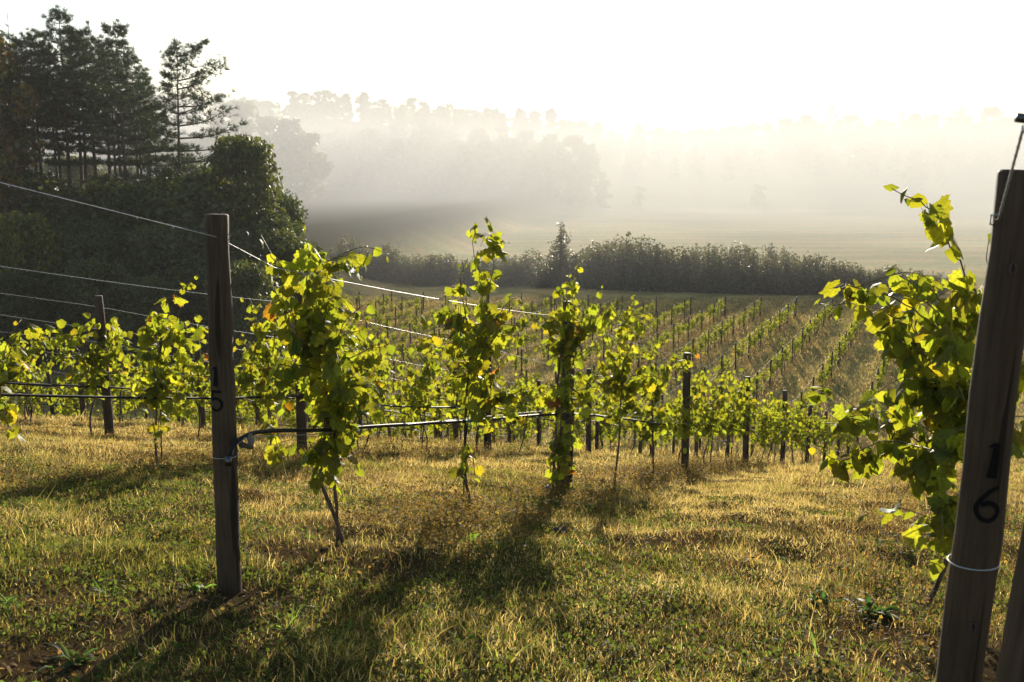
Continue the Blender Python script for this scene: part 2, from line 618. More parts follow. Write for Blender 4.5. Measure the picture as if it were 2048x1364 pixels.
def leaf_pose(rg, n, out_dir):
    """midrib and normal of hanging leaves; out_dir (n,3) points away from the cane"""
    o = out_dir + rg.normal(0, 0.45, (n, 3))
    o[:, 2] *= 0.4
    o /= np.linalg.norm(o, axis=1)[:, None] + 1e-9
    mid = o * rg.uniform(0.15, 0.9, (n, 1)) + np.array([0, 0, -1]) * rg.uniform(0.15, 1.2, (n, 1)) + rg.normal(0, 0.25, (n, 3))
    nrm = o * rg.uniform(0.4, 1.2, (n, 1)) + np.array([0, 0, 1]) * rg.uniform(-0.1, 0.8, (n, 1)) + rg.normal(0, 0.35, (n, 3))
    return frames(mid, nrm)


def cane_leaves(rg, pts, per_m, jit=0.03):
    """nodes along a cane, with outward directions"""
    seg = np.linalg.norm(np.diff(pts, axis=0), axis=1)
    cum = np.concatenate([[0], np.cumsum(seg)])
    n = max(2, int(cum[-1] * per_m))
    s = np.sort(rg.uniform(0, cum[-1], n))
    s[-1] = cum[-1]
    P = np.stack([np.interp(s, cum, pts[:, i]) for i in range(3)], 1)
    ang = np.cumsum(rg.uniform(2.0, 4.2, n))
    D = np.stack([np.cos(ang), np.sin(ang), rg.uniform(-0.3, 0.5, n)], 1)
    tip = s / cum[-1]
    return P + rg.normal(0, jit, (n, 3)) * 0.5, D, tip


# ------------------------------------------------------------------ trellis posts
POST_VARIANTS = {}


def post_mesh(seed, h, r0, r1, sides=14, rings=9):
    rg = np.random.default_rng(seed)
    z = np.linspace(-0.25, h, rings)
    pts = np.stack([rg.normal(0, r0 * 0.04, rings), rg.normal(0, r0 * 0.04, rings), z], 1)
    rad = np.linspace(r0, r1, rings) * (1 + rg.normal(0, 0.015, rings))
    rad[-1] *= 0.96
    pts = np.concatenate([pts, pts[-1:] + [[0, 0, 0.006]]])
    rad = np.append(rad, rad[-1] * 0.93)
    Vv, Tt = tube(pts, rad, sides, True, 0.012)
    return new_mesh('post', Vv, Tt, None, M_POST, True)


for i in range(6):
    POST_VARIANTS[i] = post_mesh(i, 1.7, 0.052 + 0.004 * (i % 3), 0.049 + 0.003 * (i % 2))

POSTS = {}            # row -> list of (y, x, z, h)


def far_end(k):
    return 89 + 0.42 * (15 - k)


FIRST = {16: 2.15, 15: 4.5, 14: 10.17, 13: 11.7, 12: 13.35, 11: 15.3}
rowgrp = {}


def in_view(x, y, z, margin=60):
    u, v = proj(np.array([x, y, z]))
    return y > 1 and -margin < u < 2048 + margin and v < 1364 + 500


def row_phrase(k):
    if k == 15:
        return 'the row of the post marked 15'
    if k == 16:
        return 'the row of the post marked 16'
    return 'the ' + ordinal(15 - k) + ' trellis row left of post 15'


ROWS = list(range(15, -3, -1))
for k in ROWS:
    y0 = FIRST.get(k, 9 + (k * 1.37) % 4.25)
    step = 4.25
    if k not in (15, 16):
        y0 -= step * math.floor((y0 - 3.0) / step)
    ys = []
    yy = y0
    while yy < far_end(k):
        ys.append(yy)
        yy += step
    ys.append(far_end(k))
    POSTS[k] = []
    cnt = 0
    for i, yy in enumerate(ys):
        xx = row_x0(k) + ROW_SLOPE * yy
        if not in_view(xx, yy, float(gz(xx, yy)), 900):
            continue
        if k <= 7 and (proj(np.array([xx, yy, float(gz(xx, yy))]))[0] < 640 or xx < -0.3 * yy):
            continue                              # the thicket stands here
        POSTS[k].append((yy, xx, float(gz(xx, yy)), i == len(ys) - 1))


def ribbon(strokes, wfun, n=14):
    """flat painted stroke as quads in 2d: list of polylines -> verts, tris"""
    V2, T2 = [], []
    for pts, w0, w1 in strokes:
        P = np.asarray(pts, float)
        if len(P) > 2:
            P = spline(np.c_[P, np.zeros(len(P))], 0.06)[:, :2]
        else:
            P = np.linspace(P[0], P[1], 4)
        d = np.gradient(P, axis=0)
        d /= np.linalg.norm(d, axis=1)[:, None] + 1e-9
        nn = np.stack([-d[:, 1], d[:, 0]], 1)
        w = np.linspace(w0, w1, len(P))[:, None] * 0.5
        o = len(V2)
        for a, b in zip(P - nn * w, P + nn * w):
            V2 += [a, b]
        for i in range(len(P) - 1):
            T2 += [(o + 2 * i, o + 2 * i + 2, o + 2 * i + 1), (o + 2 * i + 1, o + 2 * i + 2, o + 2 * i + 3)]
    return np.array(V2), np.array(T2)


DIGITS = {   # unit height, centred on x
    '1': [([(0.02, 0.02), (0.05, 0.5), (0.06, 0.98)], 0.24, 0.13), ([(0.06, 0.95), (-0.12, 0.86)], 0.13, 0.04)],
    '5': [([(0.28, 0.95), (-0.16, 0.95)], 0.12, 0.13), ([(-0.16, 0.97), (-0.20, 0.55)], 0.11, 0.11),
          ([(-0.20, 0.52), (0.05, 0.62), (0.28, 0.42), (0.22, 0.12), (-0.02, 0.03), (-0.24, 0.16)], 0.12, 0.12)],
    '6': [([(0.24, 0.97), (0.02, 0.82), (-0.20, 0.50), (-0.24, 0.28), (-0.10, 0.06), (0.12, 0.04), (0.28, 0.22), (0.24, 0.42), (0.06, 0.52), (-0.14, 0.44)], 0.10, 0.14)],
}


def digit_mesh(ch, size, rad, ang0, z0):
    V2, T2 = ribbon(DIGITS[ch], None)
    V2 = V2 * size
    a = ang0 + V2[:, 0] / rad
    rr = rad + 0.0035
    Vv = np.stack([rr * np.sin(a), -rr * np.cos(a), z0 + V2[:, 1]], 1)
    return new_mesh('painted_digit', Vv, T2, None, M_PAINT)


def staple_mesh(rad, ang, z):
    a = np.array([math.sin(ang), -math.cos(ang), 0]) * rad
    o = np.array([math.sin(ang), -math.cos(ang), 0])
    pts = [a + [0, 0, z + 0.012], a + o * 0.012 + [0, 0, z + 0.010], a + o * 0.012 + [0, 0, z - 0.010], a + [0, 0, z - 0.012]]
    g = Geo()
    g.tube(np.array(pts), 0.002, 5)
    return g.mesh('staple', M_STEEL, True)


def wire_loop(rad, z, tilt=0.0):
    th = np.linspace(0, 2 * math.pi, 25)
    pts = np.stack([rad * np.sin(th), -rad * np.cos(th), z + tilt * np.sin(th)], 1)
    g = Geo()
    g.tube(pts, 0.0018, 5)
    return g.mesh('wire_loop', M_WIRE, True)


# ---- the two numbered posts
def numbered_post(text, loc, h, r, lean, label, faces, size, ztop, seed):
    o = link('trellis_post', None, None, loc, (lean[1], lean[0], 0))
    tag(o, label, 'post')
    link('post', post_mesh(seed, h, r, r * 0.95, 24, 14), o)
    zz = ztop
    for ch in text:
        link('painted_digit', digit_mesh(ch, size, r, faces, zz - size), o)
        zz -= size * 1.18
    return o


b15 = pix(459, 1178, 4.5)
b15[2] = float(gz(b15[0], b15[1]))
p15 = numbered_post('15', b15, 1.765, 0.056, (0.012, 0), 'dark weathered round post painted with the number 15, beside a curled drip tube', -0.30, 0.095, 1.09, 31)
link('staple', staple_mesh(0.058, 1.2, 1.67), p15)
link('wire_loop', wire_loop(0.061, 0.66), p15)
# a small hollow knot where the tube leans on the post
b16 = np.array([0.997, 2.15, 0.0])
b16[2] = float(gz(b16[0], b16[1]))
h16 = 0.016 - b16[2]
p16 = numbered_post('16', b16, h16, 0.050, (0.046, 0), 'near square-topped dark post painted with the number 16, vine behind it', -0.22, 0.082, h16 - 0.575, 33)
link('staple', staple_mesh(0.050, -1.35, h16 - 0.10), p16)
link('wire_loop', wire_loop(0.0535, h16 - 0.865, 0.004), p16)
knot = Geo()
th = np.linspace(0, 2 * math.pi, 12)
for zz, aa in ((h16 - 0.20, -0.35), (h16 - 1.0, -0.15)):
    knot = Geo()
    for rr_, in ((0.007,),):
        P = np.stack([0.0505 * np.sin(aa + rr_ * np.cos(th) / 0.06), -0.0515 * np.cos(aa + rr_ * np.cos(th) / 0.06), zz + 1.6 * rr_ * np.sin(th)], 1)
        knot.tube(P, 0.003, 5, (1, 1, 1), False)
    link('knot', knot.mesh('knot', M_BARK, True), p16)

# brace post leaning at the right edge
bb = np.array([0.958, 1.85, 0.0])
bb[2] = float(gz(bb[0], bb[1]))
brace = link('brace_post', post_mesh(35, 2.0, 0.056, 0.054, 24, 14), None, bb, (0.0, 0.077, 0))
tag(brace, 'dark brace post leaning out of the frame beside the post marked 16', 'post')

# the end post the row's top wire is anchored to, just outside the picture
ea = pix(-160, 325, 3.3)
ez = float(gz(ea[0], ea[1]))
tag(link('end_post', post_mesh(36, ea[2] - ez + 0.09, 0.055, 0.052, 18, 12), None, (ea[0], ea[1] + 0.06, ez)), 'weathered end post anchoring the top wire beyond the left frame edge', 'post')

# ordinary posts
postn = 0
npost = {}
for k in ROWS:
    shown = 0
    for i, (yy, xx, zz, last) in enumerate(POSTS[k]):
        if k == 15 and abs(yy - 4.5) < 0.01:
            shown += 1
            continue
        u, v = proj(np.array([xx, yy, zz + 1.2]))
        if not (-40 < u < 2090):
            continue
        shown += 1
        rg = np.random.default_rng((k + 10) * 100 + i + 5)
        o = link('trellis_post', POST_VARIANTS[int(rg.integers(6))], None, (xx, yy, zz), (rg.normal(0, 0.012), rg.normal(0, 0.012), rg.uniform(0, 6.28)))
        s = 1.0
        if k == 15 and yy < 9:
            s = 1.12
        o.scale = (s, s, 1.0 + rg.uniform(-0.03, 0.03))
        if last:
            lab = 'far end post of ' + row_phrase(k) + ' near the hedge'
        else:
            lab = ordinal(shown) + ' wooden post in view along ' + row_phrase(k)
        tag(o, lab, 'post', 'wooden trellis posts of the vineyard rows')
        if last and k in (12, 13):
            cap = link('white_cap', post_mesh(77, 0.0, 0.04, 0.04, 10, 3), o, (0, 0, 1.82), None, (1.0, 1.0, 0.9))
            cap.data.materials.clear()
            cap.data.materials.append(M_WHITE)
        postn += 1

# ------------------------------------------------------------------ wires and drip tubes
WIRE_H, TUBE_H = 1.60, 0.68


def along_row(k, ya, yb, h, sag, step=0.5, bowed=None):
    ys = np.arange(ya, yb + 1e-6, step)
    xs = row_x0(k) + ROW_SLOPE * ys
    pk = np.array([p[0] for p in POSTS[k]])
    pz = np.array([p[2] for p in POSTS[k]]) + h
    if len(pk) < 2:
        return None
    zs = np.interp(ys, pk, pz)
    i = np.clip(np.searchsorted(pk, ys) - 1, 0, len(pk) - 2)
    t_ = np.clip((ys - pk[i]) / (pk[i + 1] - pk[i]), 0, 1)
    zs = zs - sag * 4 * t_ * (1 - t_)
    return np.stack([xs, ys, zs], 1)


def side_shift(P, d):
    n = np.array([1, -ROW_SLOPE, 0]) / math.sqrt(1 + ROW_SLOPE ** 2)
    return P - n * d


for k in ROWS:
    ya, yb = POSTS[k][0][0], POSTS[k][-1][0]
    P = along_row(k, ya, yb, WIRE_H, 0.03)
    P = side_shift(P, 0.06)
    g = Geo()
    if k == 15:
        A = np.array([*pix(-160, 325, 3.3)])
        B = pix(433, 474, 4.45)
        P = np.concatenate([np.linspace(A, B, 8), P[1:]])
    g.tube(P, 0.0019 if k >= 13 else 0.0024, 5)
    if k >= 13:                                   # dew beads hanging on the wire
        rg = np.random.default_rng(k)
        Q = spline(P[:22], 0.05)
        for q_ in Q[rg.random(len(Q)) < 0.25]:
            r_ = rg.uniform(0.0025, 0.0048)
            g.tube(np.array([[0, 0, -r_ * 1.6], [0, 0, -r_ * .6], [0, 0, r_ * .5]]) + q_ - [0, 0, 0.003], [r_ * 0.5, r_, r_ * 0.3], 5)
    o = link('trellis_wire', g.mesh('trellis_wire', M_WIRE, True))
    tag(o, 'taut top wire strung over ' + row_phrase(k), 'wire', 'top wires of the trellis rows')

    if k == 15:
        tp = [pix(457, 918, 4.37), pix(466, 892, 4.40), pix(490, 872, 4.48), pix(535, 862, 4.72), pix(650, 860, 5.35), pix(760, 852, 5.9), pix(935, 842, 6.95), pix(1130, 828, 8.62), pix(1235, 836, 10.1), pix(1330, 849, 11.6)]
        P = np.concatenate([spline(tp, 0.08), side_shift(along_row(15, 13.0, yb, TUBE_H + 0.05, 0.10), 0.02)])
    else:
        P = side_shift(along_row(k, ya, yb, TUBE_H, 0.07), -0.05)
        P[:, 2] += 0.03 * np.sin(P[:, 1] * 0.9 + k)
    g = Geo()
    g.tube(P, 0.0105 if k >= 11 else 0.013, 8)
    o = link('drip_tube', g.mesh('drip_tube', M_TUBE, True))
    tag(o, 'black drip irrigation tube hung along ' + row_phrase(k), 'tube', 'drip tubes of the trellis rows')
    if k == 15:
        g = Geo()
        e = P[0]
        g.tube(np.array([e + [0.0, -0.004, -0.03], e + [0, 0, 0.012]]), [0.016, 0.016], 8)
        link('end_plug', g.mesh('end_plug', M_STEEL, True), o)

# wire carrying the tube from post 15 and wire of row 16
g = Geo()
P = np.array([b15 + [0.05, -0.03, 0.66], pix(490, 876, 4.46), pix(620, 869, 5.2), pix(800, 850, 6.1), pix(1135, 818, 8.62), pix(1200, 822, 9.4), pix(1384, 850, 12.95)])
g.tube(spline(P, 0.2), 0.002, 5)
tag(link('support_wire', g.mesh('support_wire', M_WIRE, True)), 'thin wire beside the curled drip tube, tied to post 15', 'wire')
g = Geo()
st = b16 + np.array([-0.052 + 0.046 * h16, -0.02, h16 - 0.10])
en = pix(2046, 258, 1.62)
P = np.linspace(st, en, 14)
g.tube(P, 0.0024, 6)
for q_ in P[1:-1]:
    g.tube(np.array([[0, 0, -0.004], [0, 0, 0.002]]) + q_, [0.0026, 0.0030], 5)
g.tube(np.array([st, st + [-0.012, -0.006, 0.002], st + [-0.014, -0.004, 0.010], st + [-0.004, 0, 0.013]]), 0.0018, 5)
tag(link('guy_wire', g.mesh('guy_wire', M_WIRE, True)), 'dewy wire rising from a staple on the post marked 16', 'wire')
tn = link('wire_tensioner', None, None, en)
tag(tn, 'dark steel wire tensioner with shiny loops at the upper right frame edge', 'tensioner')
g = Geo()
g.tube(np.array([[-0.012, 0, 0.018], [0.02, 0.0, 0.014], [0.10, 0, 0.006], [0.16, 0, 0.0]]), [0.0075, 0.008, 0.008, 0.008], 12)
link('barrel', g.mesh('barrel', M_STEEL, True), tn)
g = Geo()
for dx, dz in ((0.004, 0.0), (0.010, -0.010)):
    th = np.linspace(0, 2 * math.pi, 13)
    g.tube(np.stack([dx + 0.005 * np.cos(th), 0.004 * np.sin(th), dz + 0.006 * np.sin(th)], 1), 0.0018, 5, (1, 1, 1), False)
link('loop', g.mesh('loop', M_WIRE, True), tn)
# the barrel hangs from a wire that runs on to the brace post's head
g = Geo()
g.tube(np.array([en + [0.15, 0, 0.0], np.array([bb[0] + 0.077 * 1.95, 1.82, bb[2] + 1.95])]), 0.0024, 5)
tag(link('brace_wire', g.mesh('brace_wire', M_WIRE, True)), 'short wire between the steel tensioner and the leaning brace post', 'wire')

# ------------------------------------------------------------------ grapevines


def vine_root(name, loc, label, group='grapevines on the trellis rows'):
    o = link(name, None, None, loc)
    tag(o, label, 'grapevine', group)
    return o


def hero_vine(loc, label, trunks, canes, per_m, size, seed, ydepth, spread=0.16, max_obj=300, laterals=0.55):
    """a near vine; trunks and canes are polylines of world points"""
    rg = np.random.default_rng(seed)
    root = vine_root('grapevine', loc, label)
    loc = np.asarray(loc, float)
    for pts, r0, r1 in trunks:
        P = spline(pts, 0.05)
        P = P + np.cumsum(rg.normal(0, 0.0025, P.shape), axis=0) * np.linspace(0, 1, len(P))[:, None]
        g = Geo()
        g.tube(P - loc, np.linspace(r0, r1, len(P)) * (1 + 0.12 * np.sin(np.arange(len(P)) * 1.3)), 7, (1, 1, 1), True, 0.08)
        link('trunk', g.mesh('trunk', M_VINEWOOD, True), root)
    nodes, dirs, tips = [], [], []
    for ci, pts in enumerate(canes):
        pts = np.asarray(pts, float).copy()
        wob = np.cumsum(rg.normal(0, spread * 0.6, len(pts)))
        pts[:, 1] += wob - wob[0]
        P = spline(pts, 0.05)
        P = P + rg.normal(0, 0.006, P.shape)
        g = Geo()
        g.tube(P - loc, np.linspace(0.0048, 0.0022, len(P)), 5)
        all_c = [P]
        for _ in range(rg.poisson(laterals * 3)):
            i = int(rg.integers(0, max(1, len(P) - 2)))
            L = rg.uniform(0.12, 0.42)
            d = rg.normal(0, 1, 3)
            d[2] = abs(d[2]) * 0.3
            d /= np.linalg.norm(d)
            Q = spline([P[i], P[i] + d * L * 0.6 + [0, 0, 0.02], P[i] + d * L + [0, 0, -0.06]], 0.05)
            g.tube(Q - loc, np.linspace(0.003, 0.0016, len(Q)), 4)
            all_c.append(Q)
        link('cane', g.mesh('cane', M_CANE, True), root)
        for Q in all_c:
            p_, d_, t_ = cane_leaves(rg, Q, per_m)
            nodes.append(p_)
            dirs.append(d_)
            tips.append(t_)
    P = np.concatenate(nodes)
    D = np.concatenate(dirs)
    tp = np.concatenate(tips)
    n = len(P)
    M = leaf_pose(rg, n, D)
    sz = size * rg.uniform(0.48, 1.28, n) * (1 - 0.42 * sstep(0.7, 1.0, tp))
    C = leaf_colours(rg, n)
    order = np.argsort(-sz)
    from mathutils import Matrix
    for r_, i in enumerate(order):
        if r_ >= max_obj:
            break
        o = bpy.data.objects.new('leaf', LEAF_MESH[int(rg.integers(len(LEAF_MESH)))])
        m4 = np.eye(4)
        m4[:3, :3] = M[i] * sz[i]
        m4[:3, 3] = P[i] - loc
        o.matrix_local = Matrix(m4.tolist())
        o.parent = root
        o.color = (*[float(c) for c in C[i]], 1)
        COL.objects.link(o)
    rest = order[max_obj:]
    if len(rest):
        Vv, Tt, Cc = scatter(KITE_V, KITE_T, P[rest] - loc, M[rest], sz[rest], C[rest])
        tag(link('small_leaves', new_mesh('small_leaves', Vv, Tt, Cc, M_LEAF), root), kind='stuff')
    return root


def PX(pts, Y):
    return [pix(a, b, Y + (c[0] if c else 0)) for a, b, *c in pts]


def base_at(px, k, Y):
    x_ = row_x0(k) + ROW_SLOPE * Y
    return np.array([x_, Y, float(gz(x_, Y))])


R15 = 'the row of the post marked 15'
# --- row 15, first vine
Y = 5.44
b = base_at(690, 15, Y)
hero_vine(b, 'tall twin-stemmed grapevine beside post 15 on its right, leaves reaching over the wire',
          [([b - [0, 0, .05], *PX([(672, 1040), (647, 975), (643, 930), (652, 860), (655, 760)], Y)], 0.013, 0.008),
           ([b + [-0.05, 0.02, -0.05], *PX([(674, 1020), (667, 950), (668, 880), (660, 760), (640, 660)], Y)], 0.010, 0.007)],
          [PX(c, Y) for c in (
              [(640, 700), (600, 600), (570, 520), (535, 468)], [(640, 690), (622, 580), (618, 520), (606, 462)], [(645, 690), (648, 600), (652, 540), (636, 488)],
              [(640, 720), (610, 640), (585, 560), (560, 530)], [(650, 720), (690, 660), (712, 625), (735, 598)], [(655, 740), (700, 710), (745, 690), (790, 672)],
              [(650, 720), (690, 740), (722, 775), (735, 810)], [(655, 780), (672, 840), (695, 890), (712, 950)], [(652, 800), (658, 870), (668, 930), (690, 985)],
              [(645, 710), (600, 660), (560, 600), (530, 560)], [(640, 740), (600, 720), (570, 735), (545, 745)], [(650, 700), (630, 640), (640, 560), (650, 520)],
              [(655, 800), (640, 740), (610, 690), (600, 640)], [(660, 820), (690, 780), (690, 730), (670, 690)], [(655, 850), (680, 800), (705, 760), (700, 700)],
              [(655, 760), (625, 770), (600, 700), (575, 680)], [(655, 830), (650, 880), (662, 900), (664, 930)], [(645, 660), (660, 600), (640, 580), (600, 560)],)],
          25, 0.098, 1, Y, spread=0.22)
# --- row 15, second vine
Y = 6.95
b = base_at(942, 15, Y)
hero_vine(b, 'slender tall grapevine with a two-pronged top, second in the row of post 15',
          [([b - [0, 0, .05], *PX([(938, 990), (931, 955), (931, 900), (936, 800), (950, 690)], Y)], 0.013, 0.007),
           ([b + [-0.07, 0.02, -0.05], *PX([(928, 980), (930, 900), (938, 820)], Y)], 0.007, 0.005)],
          [PX(c, Y) for c in (
              [(945, 760), (965, 640), (960, 560), (948, 500), (952, 444)], [(955, 700), (975, 600), (985, 530), (984, 470), (968, 438)],
              [(960, 700), (990, 640), (1025, 600), (1050, 605)], [(955, 720), (1000, 660), (1030, 650), (1048, 640)], [(950, 700), (930, 620), (922, 560), (930, 520)],
              [(945, 760), (920, 690), (915, 650), (922, 610)], [(940, 800), (960, 760), (1000, 730), (1015, 710)], [(940, 820), (970, 800), (1000, 790), (1020, 800)],
              [(945, 740), (960, 680), (990, 700), (1000, 740)], [(940, 760), (920, 740), (912, 760), (908, 790)], [(945, 800), (985, 840), (1005, 830)],
              [(932, 900), (925, 925), (918, 945)], [(932, 890), (945, 915), (950, 945)], [(950, 720), (975, 660), (960, 600)], [(945, 780), (985, 770), (1005, 760)])],
          27, 0.100, 2, Y)
# --- row 15, third vine wrapped round the second post
Y = 8.45
b = base_at(1108, 15, Y)
hero_vine(b, 'grapevine wrapped round a wooden post, third in the row of post 15',
          [([b - [0, 0, .05], *PX([(1108, 920), (1112, 860), (1118, 760), (1130, 660)], Y)], 0.012, 0.007),
           ([b + [0.03, -0.05, -0.05], *PX([(1118, 900), (1122, 820), (1125, 760)], Y)], 0.008, 0.005)],
          [PX(c, Y) for c in (
              [(1130, 700), (1140, 620), (1150, 560), (1152, 528)], [(1130, 700), (1160, 640), (1180, 600), (1200, 572)], [(1130, 700), (1175, 650), (1200, 620), (1222, 603)],
              [(1125, 740), (1105, 690), (1098, 650), (1110, 630)], [(1120, 780), (1150, 720), (1160, 660), (1150, 610)], [(1115, 860), (1105, 900), (1108, 940), (1118, 968)],
              [(1120, 800), (1150, 780), (1165, 740)], [(1120, 700), (1135, 640), (1125, 590), (1140, 550)], [(1115, 860), (1130, 900), (1140, 940), (1135, 960)],
              [(1130, 720), (1170, 700), (1190, 690)], [(1118, 820), (1100, 790), (1092, 760)], [(1130, 690), (1150, 650), (1170, 640)], [(1130, 760), (1140, 800), (1150, 790)])],
          28, 0.100, 3, Y)
# --- row 15, fourth and fifth
Y = 10.1
b = base_at(1235, 15, Y)
hero_vine(b, 'upright leafy grapevine just right of the leaf-wrapped post, fourth in the row of post 15',
          [([b - [0, 0, .05], *PX([(1238, 880), (1240, 800), (1245, 720)], Y)], 0.012, 0.007)],
          [PX(c, Y) for c in (
              [(1240, 760), (1235, 680), (1245, 620), (1262, 588)], [(1240, 760), (1220, 690), (1205, 640), (1200, 610)], [(1245, 740), (1270, 680), (1285, 650), (1280, 620)],
              [(1240, 780), (1270, 740), (1295, 700)], [(1240, 780), (1210, 750), (1198, 700)], [(1240, 820), (1260, 800), (1262, 840)], [(1240, 760), (1255, 700), (1240, 640)],
              [(1240, 840), (1225, 800), (1215, 760)], [(1240, 800), (1265, 770), (1280, 740)])],
          29, 0.098, 4, Y)
Y = 11.55
b = base_at(1308, 15, Y)
hero_vine(b, 'grapevine with arching top left of the bare-topped third post in row 15',
          [([b - [0, 0, .05], *PX([(1306, 880), (1308, 800), (1312, 760)], Y)], 0.012, 0.007)],
          [PX(c, Y) for c in (
              [(1310, 800), (1300, 730), (1310, 690), (1330, 672)], [(1310, 800), (1335, 740), (1350, 730), (1365, 760)], [(1310, 810), (1290, 770), (1285, 720)],
              [(1310, 830), (1340, 800), (1358, 790)], [(1310, 840), (1300, 860), (1312, 890)], [(1312, 790), (1325, 730), (1340, 700)], [(1310, 820), (1330, 850), (1345, 840)])],
          31, 0.100, 5, Y)
# --- row 16 vine behind the near post
Y = 4.75
b = base_at(1895, 16, Y)
hero_vine(b, 'large yellow-green grapevine behind the post marked 16, long shoots reaching left',
          [([b - [0, 0, .05], *PX([(1893, 1120), (1888, 1020), (1895, 930), (1905, 820), (1920, 720)], Y)], 0.014, 0.008)],
          [PX(c, Y) for c in (
              [(1930, 640), (1905, 560), (1860, 480), (1820, 420), (1772, 378)], [(1930, 700), (1870, 650), (1800, 600), (1720, 580), (1690, 575)], [(1910, 760), (1840, 690), (1750, 620), (1690, 600), (1632, 608)],
              [(1900, 800), (1850, 740), (1800, 700), (1760, 640)], [(1900, 880), (1830, 860), (1760, 870), (1690, 880)], [(1895, 940), (1840, 890), (1780, 900), (1690, 925), (1640, 905)],
              [(1895, 920), (1840, 930), (1790, 960), (1720, 940)], [(1890, 960), (1850, 980), (1820, 1010), (1800, 1050)], [(1890, 1000), (1860, 1040), (1850, 1075), (1830, 1090)],
              [(1910, 700), (1930, 620), (1945, 560), (1958, 480)], [(1915, 700), (1900, 640), (1870, 590), (1840, 560)], [(1910, 800), (1880, 740), (1850, 700), (1860, 640)],
              [(1905, 840), (1870, 800), (1830, 780), (1790, 745)], [(1905, 840), (1950, 760), (2000, 700), (2050, 690)], [(1900, 880), (1960, 850), (2020, 820), (2070, 800)],
              [(1900, 900), (1860, 880), (1840, 830), (1820, 800)], [(1895, 980), (1880, 930), (1850, 950), (1830, 990)], [(1900, 820), (1920, 740), (1900, 680), (1910, 620)],
              [(1905, 780), (1870, 760), (1840, 790), (1810, 840)], [(1895, 930), (1865, 900), (1850, 860), (1870, 820)], [(1895, 1020), (1870, 1060), (1878, 1085)],
              [(1925, 660), (1880, 620), (1850, 600), (1820, 590)], [(1915, 760), (1960, 680), (2020, 640), (2060, 600)])],
          26, 0.110, 6, Y, spread=0.26, laterals=0.85)
# --- row 14: the three nearest in view
b = base_at(0, 14, 6.84)
hero_vine(b, 'grapevine cut by the left frame edge, big pale leaves over the black tube',
          [([b - [0, 0, .05], *PX([(-14, 880), (-6, 800), (2, 700)], 6.84)], 0.012, 0.007)],
          [PX(c, 6.84) for c in ([(0, 800), (10, 740), (30, 690), (48, 680)], [(0, 760), (-10, 700), (-5, 650)], [(0, 820), (15, 850), (25, 880)], [(-10, 780), (-40, 720), (-60, 680)], [(0, 760), (5, 720), (12, 700)])],
          24, 0.105, 7, 6.84)
Y = 8.26
b = base_at(316, 14, Y)
hero_vine(b, 'grapevine with a shoot curving up to the right toward post 15, on its left side',
          [([b - [0, 0, .05], *PX([(311, 880), (314, 820), (316, 740), (325, 680)], Y)], 0.011, 0.007), ([b + [0.04, 0, -0.05], *PX([(322, 880), (320, 820), (318, 780)], Y)], 0.007, 0.005)],
          [PX(c, Y) for c in (
              [(320, 740), (325, 660), (345, 600), (375, 575), (408, 552)], [(320, 760), (300, 690), (295, 640), (320, 600)], [(320, 760), (350, 700), (375, 660), (388, 630)],
              [(318, 780), (340, 740), (360, 720)], [(318, 800), (340, 800), (365, 800), (385, 820)], [(318, 800), (295, 770), (285, 740)], [(318, 820), (330, 840), (335, 860)],
              [(318, 780), (330, 720), (315, 660)], [(320, 720), (350, 650), (360, 610)], [(318, 790), (350, 780), (370, 750)])],
          29, 0.100, 8, Y)
Y = 9.70
b = base_at(545, 14, Y)
hero_vine(b, 'grapevine seen between post 15 and the twin-stemmed tall vine, behind the tube',
          [([b - [0, 0, .05], *PX([(540, 860), (536, 800), (540, 720)], Y)], 0.011, 0.007)],
          [PX(c, Y) for c in (
              [(540, 740), (520, 660), (505, 610), (492, 590)], [(540, 740), (545, 660), (540, 620)], [(540, 780), (500, 740), (478, 700)], [(540, 780), (510, 790), (485, 810)],
              [(540, 800), (560, 770), (585, 750)], [(540, 820), (545, 860), (560, 900)], [(540, 760), (500, 690), (480, 670)], [(540, 790), (520, 760), (500, 770)])],
          28, 0.100, 9, Y)

# --- ordinary vines: variants, local X along the row


